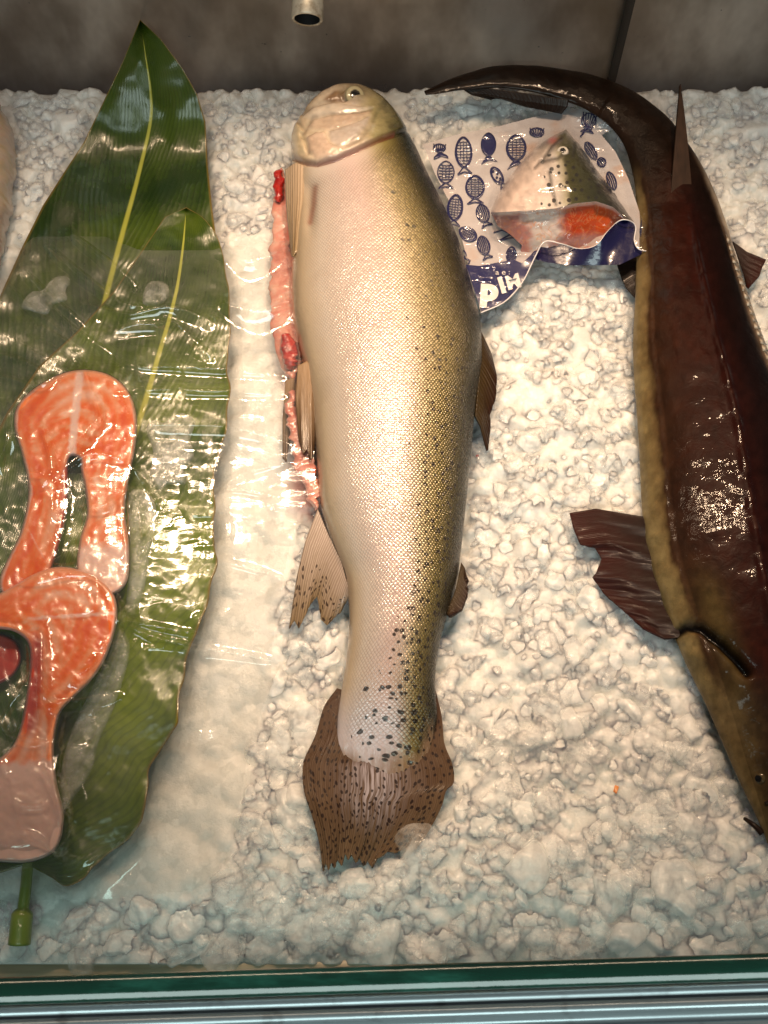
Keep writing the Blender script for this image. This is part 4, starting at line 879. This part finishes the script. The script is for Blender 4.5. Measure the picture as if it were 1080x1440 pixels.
def motif(cx, cy, w, h, ang, kind, tail=True):
    ca, sa = math.cos(ang), math.sin(ang)
    X_ = lambda q: np.stack([cx + ca * q[:, 0] - sa * q[:, 1], cy + sa * q[:, 0] + ca * q[:, 1]], 1)
    t = np.linspace(0, 2 * np.pi, 34, endpoint=False)
    body_ = np.c_[np.sin(t) * w / 2 * np.abs(np.sin(t)) ** (.25), -np.cos(t) * h / 2] if kind != 'round' else np.c_[np.sin(t) * w / 2, -np.cos(t) * h / 2]
    if kind == 'solid': fill(X_(body_))
    else: stroke(X_(body_), 3.0 if kind in ('scales', 'bold', 'spots') else 1.8, True)
    tl_ = np.array([(0, h / 2 - 1), (-w * .45, h / 2 + h * .26), (0, h / 2 + h * .16), (w * .5, h / 2 + h * .22), (0, h / 2 - 1)])
    if tail:
        if kind in ('solid', 'bold'): fill(X_(np.array([(2, h / 2 - 2), (w * .25, h / 2 + h * .08), (w * .62, h / 2 + h * .22), (w * .1, h / 2 + h * .16), (-w * .2, h / 2 + h * .22), (-w * .5, h / 2 + h * .36), (-w * .3, h / 2 + h * .12), (-2, h / 2 - 2)])))
        else: stroke(X_(tl_), 1.8)
    wd = lambda y: w / 2 * math.sqrt(max(0, 1 - (2 * y / h) ** 2)) * .86
    if kind == 'lines':
        for x in np.linspace(-w * .36, w * .36, 6 if w > 14 else 4):
            yy = h / 2 * math.sqrt(1 - (2 * x / w) ** 2) * .9; stroke(X_(np.array([(x, -yy), (x + 1, 0), (x, yy)])), 1.5)
    if kind == 'bands':
        for y in np.linspace(-h * .32, h * .32, 6): stroke(X_(np.array([(-wd(y), y), (0, y + .6), (wd(y), y)])), 1.4)
        for y in np.linspace(-h * .25, h * .25, 5):
            for x in (-.5, 0, .5): stroke(X_(np.array([(x * wd(y) - .8, y), (x * wd(y) + .8, y)])), 1.6)
    if kind in ('scales', 'bold'):
        for y in np.linspace(-h * .36, h * .36, 8):
            a = wd(y)
            if a > 2:
                xs = np.linspace(-a, a, 22); stroke(X_(np.c_[xs, y + 1.6 * np.abs(np.sin(xs * 1.0))]), 1.15)
        for x in (-w * .2, 0, w * .2): stroke(X_(np.array([(x, -h * .34), (x, h * .34)])), 1.0)
    if kind == 'spots':
        for (x, y) in ((-.1, -.3), (.15, -.08), (-.12, .08), (.12, .22)): fill(X_(np.c_[np.cos(t[::4]) * 1.9 + x * w, np.sin(t[::4]) * 1.9 + y * h]))
        stroke(X_(np.array([(-wd(h * .32), h * .32), (wd(h * .32), h * .32)])), 2)
    if kind == 'fork':
        for x in np.linspace(-w / 2, w / 2, 6): stroke(X_(np.array([(x, -h / 2), (x * .75, 0), (x * .15, h / 2)])), 1.6)
        stroke(X_(np.array([(-w * .2, h / 2), (w * .35, h / 2 - 1)])), 1.8)
        if tail: stroke(X_(np.array([(0, h / 2), (-w * .2, h * .8), (-w * .35, h * 1.1)])), 2.6)
motif(652, 214, 22, 42, -.03, 'scales'); motif(687, 203, 22, 34, 0, 'solid'); motif(726, 208, 26, 36, 0, 'bold')
motif(627, 242, 23, 31, .02, 'bands'); motif(668, 263, 25, 32, 0, 'scales'); motif(699, 247, 13, 26, -.55, 'spots')
motif(640, 292, 20, 36, .1, 'scales'); motif(679, 300, 18, 26, -.3, 'lines'); motif(658, 329, 17, 26, -1.05, 'bold', False); motif(680, 345, 17, 27, -.3, 'lines')
motif(719, 358, 14, 22, .05, 'bands', False); motif(618, 208, 17, 11, .05, 'fork', False); motif(755, 186, 20, 12, .02, 'fork', False); motif(828, 170, 20, 22, .2, 'fork')
fill([(610, 221), (618, 213), (630, 219), (631, 223), (621, 220), (610, 225)])
motif(831, 212, 12, 28, -.55, 'lines', False); motif(846, 228, 12, 13, -.6, 'lines', False); motif(860, 254, 12, 26, -.35, 'lines', False)
stroke([(694, 327), (706, 324), (718, 329), (713, 333)], 1.6); stroke([(702, 338), (715, 331), (727, 333), (702, 338)], 1.8)
stroke([(652, 352), (656, 358), (652, 363), (661, 366), (659, 371)], 2)
mk('fish_print', np.array(PV), PF, NAVY, bag, solid=.0003)
# navy band at the lower left corner with its white lettering
band_l = [(655, 372), (675, 374), (700, 369), (722, 365), (734, 370), (745, 360), (752, 352), (760, 352), (752, 366), (735, 396), (710, 424), (677, 438)]
pts, fs, _ = polysheet(band_l, 4); mk('blue_band', P(pts[:, 0], pts[:, 1], zback(pts[:, 0], pts[:, 1]) + .0024), fs, NAVY, bag)
def lettering(name, text, cx, cy, size, ang, mat, bold=.02, sx=1.):
    cu = bpy.data.curves.new(name, 'FONT'); cu.body = text; cu.size = 1; cu.align_x = 'CENTER'; cu.align_y = 'CENTER'; cu.offset = bold; cu.resolution_u = 5
    ob = bpy.data.objects.new('text_tmp', cu); COL.objects.link(ob)
    dg = bpy.context.evaluated_depsgraph_get(); me = bpy.data.meshes.new_from_object(ob.evaluated_get(dg))
    q2 = np.array([v.co[:2] for v in me.vertices]); fs_ = [tuple(p_.vertices) for p_ in me.polygons]
    bpy.data.objects.remove(ob); bpy.data.meshes.remove(me); bpy.data.curves.remove(cu)
    q2 = q2 * [size * sx, -size]; c_, s_2 = math.cos(ang), math.sin(ang)
    uu = cx + c_ * q2[:, 0] - s_2 * q2[:, 1]; w_ = cy + s_2 * q2[:, 0] + c_ * q2[:, 1]
    return mk(name, P(uu, w_, zback(uu, w_) + .0036), fs_, mat, bag, smooth=False)
lettering('lettering', 'p', 688, 408, 42, .06, WHITE, .06, 1.15); lettering('lettering', 'I', 706, 402, 30, -.30, WHITE, .06); lettering('lettering', 'M', 722, 397, 26, -.25, WHITE, .05)
lettering('lettering', 'a e :', 707, 383, 10, -.02, WHITE, .0, 1.25)
# front sheet over the head, navy skirt and white rim of its wavy mouth
MOUTH = smooth_curve([(676, 440), (710, 424), (735, 396), (752, 362), (766, 340), (790, 343), (815, 350), (838, 345), (855, 325), (872, 310), (887, 311), (894, 320), (892, 338), (898, 350), (912, 353), (927, 350)], 200)
HEADP = [(796, 182), (806, 194), (815, 203), (828, 222), (842, 243), (858, 262), (874, 285), (893, 312), (878, 306), (862, 291), (838, 283), (808, 286), (782, 293), (745, 296), (690, 299), (697, 280), (712, 255), (733, 228), (752, 208), (772, 194)]
HEADP = np.array(HEADP, float)
CUTP = np.array([(690, 299), (745, 296), (782, 293), (808, 286), (838, 283), (862, 291), (878, 306), (893, 312), (880, 322), (862, 330), (848, 345), (820, 352), (780, 346), (755, 352), (735, 372), (728, 372), (734, 345), (718, 330), (700, 318)], float)
def zhead(u, v):
    d = line_dist(np.r_[HEADP[9:], HEADP[:8]], u, v); ins = inside(HEADP, u, v) | inside(CUTP, u, v)
    d1 = line_dist(np.array([(690, 299), (697, 280), (712, 255), (733, 228), (752, 208), (772, 194), (796, 182), (815, 203), (842, 243), (874, 285), (893, 312)], float), u, v)
    return np.where(ins, .030 + .042 * np.sqrt(np.clip(1 - (1 - np.clip(d1 / 60, 0, 1)) ** 2, 0, 1)), .030)
def zcut(u, v):
    top_ = zhead(u, np.interp(u, [690, 745, 782, 808, 838, 862, 893], [297, 294, 291, 284, 281, 289, 310]))
    vt = np.interp(u, [690, 745, 782, 808, 838, 862, 893], [299, 296, 293, 286, 283, 291, 312])
    return np.maximum(.026, top_ - np.clip((v - vt) / 52, 0, 1.2) * .034 - .004 * sstep(0, 6, v - vt))
head = thing('fish_head', 'cut trout head with orange flesh sealed inside the printed bag', 'fish head', tuple(P(790, 290, 0)))
pts, fs, _ = polysheet(HEADP, 2.2); u, v = pts.T
z = zhead(u, v) + .0026 * fbm(u / 12, v / 12, 150, 3)
gr = [([(760, 228), (785, 222), (800, 210)], 3, .0025), ([(752, 236), (764, 224), (776, 206), (790, 194)], 2.5, .003), ([(772, 240), (776, 262), (782, 288)], 2, .0018), ([(808, 206), (806, 220)], 2, .001)]
crs = 0 * u
for ln, w, a in gr:
    g_ = np.exp(-(line_dist(ln, u, v) / w) ** 2); z -= a * g_; crs = np.maximum(crs, g_)
zone_d = (u - 790) * .92 - (v - 235) * .1 + 8 * fbm(u / 14, v / 14, 151, 3)
colh = lerp_cols(zone_d, [-60, -30, -8, 0, 6, 40, 70], [(.62, .50, .45), (.64, .54, .49), (.50, .46, .42), (.36, .33, .24), (.050, .050, .016), (.022, .026, .009), (.008, .009, .006)])
topk = sstep(215, 195, v)[:, None]; colh = colh * (1 - topk * .7) + topk * .7 * np.array([.10, .10, .06])
pinkk = np.exp(-((u - 776) / 7) ** 2 - ((v - 196) / 6) ** 2)[:, None]; colh = colh * (1 - pinkk) + pinkk * np.array([.5, .10, .09])
colh *= (1 - .75 * crs[:, None]) * (1 + .7 * fbm(u / 9, v / 9, 153, 4)[:, None])
m = M('head_skin'); uv = m.uv(); col = m.attr('col', True); sv = m.voro(uv, 92, 1., 'F1', '2D'); r = m.n('SeparateColor', {0: sv.outputs['Color']}).outputs
sp1 = m.math('MULTIPLY', m.math('LESS_THAN', r[0], m.attr('spot')), m.ss(.06, -.06, m.math('SUBTRACT', sv.outputs['Distance'], m.rng(r[1], 0, 1, .14, .30))))
p = m.obj()
HEADM = m.done(m.bsdf(m.mix(m.math('MULTIPLY', sp1, .92), col, (.012, .011, .012)), .28, m.bump(m.noise(p, 180, 3), .35, .0015), coat=.6, coatr=.1))
spt = .8 * sstep(-34, -12, zone_d) * sstep(215, 235, v)
mk('skin', P(u, v, z), fs, HEADM, head, pts / 1000., {'col': colh, 'spot': spt})
pts, fs, _ = polysheet(CUTP, 2.2); u, v = pts.T
z = zcut(u, v) + .0018 * fbm(u / 9, v / 9, 160, 3)
vt = np.interp(u, [690, 745, 782, 808, 838, 862, 893], [299, 296, 293, 286, 283, 291, 312]); dv = v - vt
fl = fbm(u / 16, v / 9, 161, 4)
cf = lerp_cols(u + 30 * fl, [690, 735, 752, 778, 792, 800, 850, 880], [(.46, .24, .20), (.45, .18, .15), (.66, .55, .50), (.68, .56, .52), (.45, .10, .06), (.54, .055, .008), (.62, .085, .008), (.45, .10, .05)])
rimk = sstep(6, 2, dv)[:, None]; cf = cf * (1 - rimk) + rimk * np.array([.62, .52, .48])
low = (sstep(38, 52, dv) * (u > 770))[:, None]; cf = cf * (1 - low * .8) + low * .8 * np.array([.42, .25, .24])
m = M('cut_flesh'); p = m.obj(); col = m.attr('col', True); w_ = m.noise(p, 120, 3)
CUTM = m.done(m.bsdf(m.mix(m.math('MULTIPLY', m.ss(.045, .0, m.math('ABSOLUTE', m.math('SUBTRACT', m.noise(p, 75, 2, .5, 1.2), .5))), .55), col, (.66, .26, .10)), .2, m.bump(w_, .3, .0012), sss=.2, srad=(1, .4, .2), sscale=.003, coat=.8, coatr=.06))
mk('cut_face', P(u, v, z), fs, CUTM, head, None, {'col': cf})
eye_at(head, np.array(P(791, 214, float(zhead(np.array([791.]), np.array([214.]))[0]) - .003)), .0062, (-.1, -.2, .95), (.55, .53, .48), .5)
FRONT = np.r_[np.array([(595, 203), (640, 190), (700, 178), (760, 162), (800, 153), (850, 153), (890, 151), (884, 165), (868, 178), (846, 190), (866, 214), (884, 252), (900, 300)], float), MOUTH[::-1], np.array([(664, 395), (652, 345), (636, 292), (612, 245)], float)]
pts, fs, _ = polysheet(FRONT, 5); u, v = pts.T
HU, HV_ = np.meshgrid(np.arange(580, 940, 4.), np.arange(140, 450, 4.)); HZ = np.maximum(zhead(HU, HV_), zback(HU, HV_))
inC = inside(CUTP, HU, HV_) & ~inside(HEADP, HU, HV_); HZ = np.where(inC, np.maximum(zcut(HU, HV_), zback(HU, HV_)), HZ)
T2 = HZ.copy()
for _ in range(2):
    t3 = T2.copy(); t3[1:] = np.maximum(t3[1:], T2[:-1]); t3[:-1] = np.maximum(t3[:-1], T2[1:]); t3[:, 1:] = np.maximum(t3[:, 1:], T2[:, :-1]); t3[:, :-1] = np.maximum(t3[:, :-1], T2[:, 1:]); T2 = t3
T2 = blur(T2, 1)
def zfront(u, v):
    a = np.clip((np.asarray(u) - 580) / 4, 0, T2.shape[1] - 1.01); b = np.clip((np.asarray(v) - 140) / 4, 0, T2.shape[0] - 1.01); i, j_ = b.astype(int), a.astype(int); fy_, fx_ = b - i, a - j_
    z = (T2[i, j_] * (1 - fx_) + T2[i, j_ + 1] * fx_) * (1 - fy_) + (T2[i + 1, j_] * (1 - fx_) + T2[i + 1, j_ + 1] * fx_) * fy_
    edge_ = line_dist(FRONT[:13], u, v); edge2 = line_dist(FRONT[-5:], u, v)
    return np.maximum(zback(u, v) + .0034, z * sstep(-6, 14, np.minimum(edge_, edge2)) ) + .0022 + .0055 * (1 - 2 * np.abs(vnoise(np.asarray(u) / 26., np.asarray(v) / 18., 170) - .5)) ** 4
m = M('bag_film'); p = m.obj(); fr = m.math('MINIMUM', m.n('Fresnel', {'IOR': 1.36}).outputs[0], .3)
gl_ = m.n('BsdfGlossy', {'Roughness': .1, 'Normal': m.bump(m.noise(p, 60, 3), .25, .002)}).outputs[0]
hz = m.n('MixShader', {0: .012, 1: m.n('BsdfTransparent', {'Color': (.98, .98, .98, 1)}).outputs[0], 2: m.n('BsdfDiffuse', {'Color': (.8, .8, .82, 1)}).outputs[0]}).outputs[0]
BAGF = m.done(m.n('MixShader', {0: m.rng(fr, 0, 1, .022, .9), 1: hz, 2: gl_}).outputs[0])
mk('front_sheet', P(u, v, zfront(u, v)), fs, BAGF, bag)
RIM = M('bag_rim'); RIM = RIM.done(RIM.bsdf((.68, .66, .68), .25, coat=.6))
mz = zfront(MOUTH[:, 0], MOUTH[:, 1]); mz = np.convolve(np.pad(mz, 6, mode='edge'), np.ones(13) / 13, 'valid')
v_, f_ = tube(P(MOUTH[:, 0], MOUTH[:, 1], mz + .001), .00062, 8); mk('mouth_rim', v_, f_, RIM, bag)
# navy skirt hanging from the mouth down to the ice
lo = resample([(752, 365), (770, 369), (800, 373), (840, 373), (872, 372), (905, 356), (928, 352)], 200)
up_ = resample(MOUTH[np.argmin(np.hypot(MOUTH[:, 0] - 752, MOUTH[:, 1] - 362)):], 200)
tq = np.linspace(0, 1, 14)[:, None, None]; g = up_[None] * (1 - tq) + lo[None] * tq
uz = np.interp(up_[:, 0], MOUTH[:, 0], mz)[None] if False else resample(np.c_[MOUTH, mz], 400)[-200:, 2][None]
zz = (uz * (1 - tq[..., 0]) + (zback(lo[:, 0], lo[:, 1])[None] + .0035) * tq[..., 0]) - .0004
mk('blue_skirt', P(g[..., 0], g[..., 1], zz), grid_faces(14, 200)[:, ::-1], NAVYD, bag)
tri = [(903, 302), (928, 350), (915, 352), (905, 350), (899, 325)]
pts, fs, _ = polysheet(tri, 4); mk('blue_corner', P(pts[:, 0], pts[:, 1], .036), fs, NAVYD, bag, solid=.0008)

# ------------------------------------------------------------------ small specks on the ice
m = M('orange_speck'); ORS = m.done(m.bsdf((.62, .24, .06), .3, sss=.3, sscale=.002, coat=.5))
def speck(name, label, cat, u, v, r, mat, sd):
    q = P(u, v, 0.); z = float(ice_z(q[0], q[1])); q = P(u, v, z + .001)
    o = mk(name, lump(r, sd, .7) + q, IF, mat); tag(o, label, cat)
speck('roe_speck', 'tiny orange crumb of flesh on the ice at lower right', 'crumb', 866, 1110, .0042, ORS, 11)
speck('blood_speck', 'tiny red speck on ice right of the trout', 'speck', 671, 641, .0018, CLOT, 12)

# ------------------------------------------------------------------ light
def area(name, loc, target, sx, sy, power, col, spread=180):
    l = bpy.data.lights.new(name, 'AREA'); l.shape = 'RECTANGLE'; l.size = sx; l.size_y = sy; l.energy = power; l.color = col; l.spread = math.radians(spread)
    o = bpy.data.objects.new(name, l); COL.objects.link(o); o.location = loc
    o.rotation_euler = (Vector(target) - Vector(loc)).to_track_quat('-Z', 'Y').to_euler(); return o
def spot(name, loc, target, power, col, size, blend, r):
    l = bpy.data.lights.new(name, 'SPOT'); l.energy = power; l.color = col; l.spot_size = math.radians(size); l.spot_blend = blend; l.shadow_soft_size = r
    o = bpy.data.objects.new(name, l); COL.objects.link(o); o.location = loc
    o.rotation_euler = (Vector(target) - Vector(loc)).to_track_quat('-Z', 'Y').to_euler(); return o
for x_, e_, tx in ((-.34, 16, -.22), (-.10, 17, -.06), (.13, 26, .10), (.36, 20, .24)):
    spot('counter_spot_lamp', (x_, .80, 1.0), (tx, .51, 0), e_, (1, .69, .44), 50, .65, .022)
area('added_strip_light', (.02, .80, 1.02), (.02, .60, 0), 1.0, .018, 2.4, (1, .74, .52))  # unseen strip, added to streak the film folds and brighten the wall
area('window_light', (-.1, -.75, 1.15), (0, .12, 0), 1.2, .5, 11.5, (.82, 1, .96))
w = bpy.data.worlds.new('World'); scene.world = w; w.use_nodes = True
w.node_tree.nodes['Background'].inputs[0].default_value = (.55, .50, .52, 1); w.node_tree.nodes['Background'].inputs[1].default_value = .17

vs = scene.view_settings
scene.display_settings.display_device = 'sRGB'; vs.view_transform = 'Standard'; vs.look = 'None'; vs.exposure = 0.03; vs.gamma = 1; vs.use_curve_mapping = False
scene.render.engine = 'CYCLES'
cy = scene.cycles; cy.use_denoising = True; cy.max_bounces = 10; cy.transparent_max_bounces = 16; cy.diffuse_bounces = 4; cy.glossy_bounces = 4; cy.transmission_bounces = 8
cy.caustics_reflective = False; cy.caustics_refractive = False; cy.sample_clamp_indirect = 4
try: cy.denoiser = 'OPENIMAGEDENOISE'
except Exception: pass
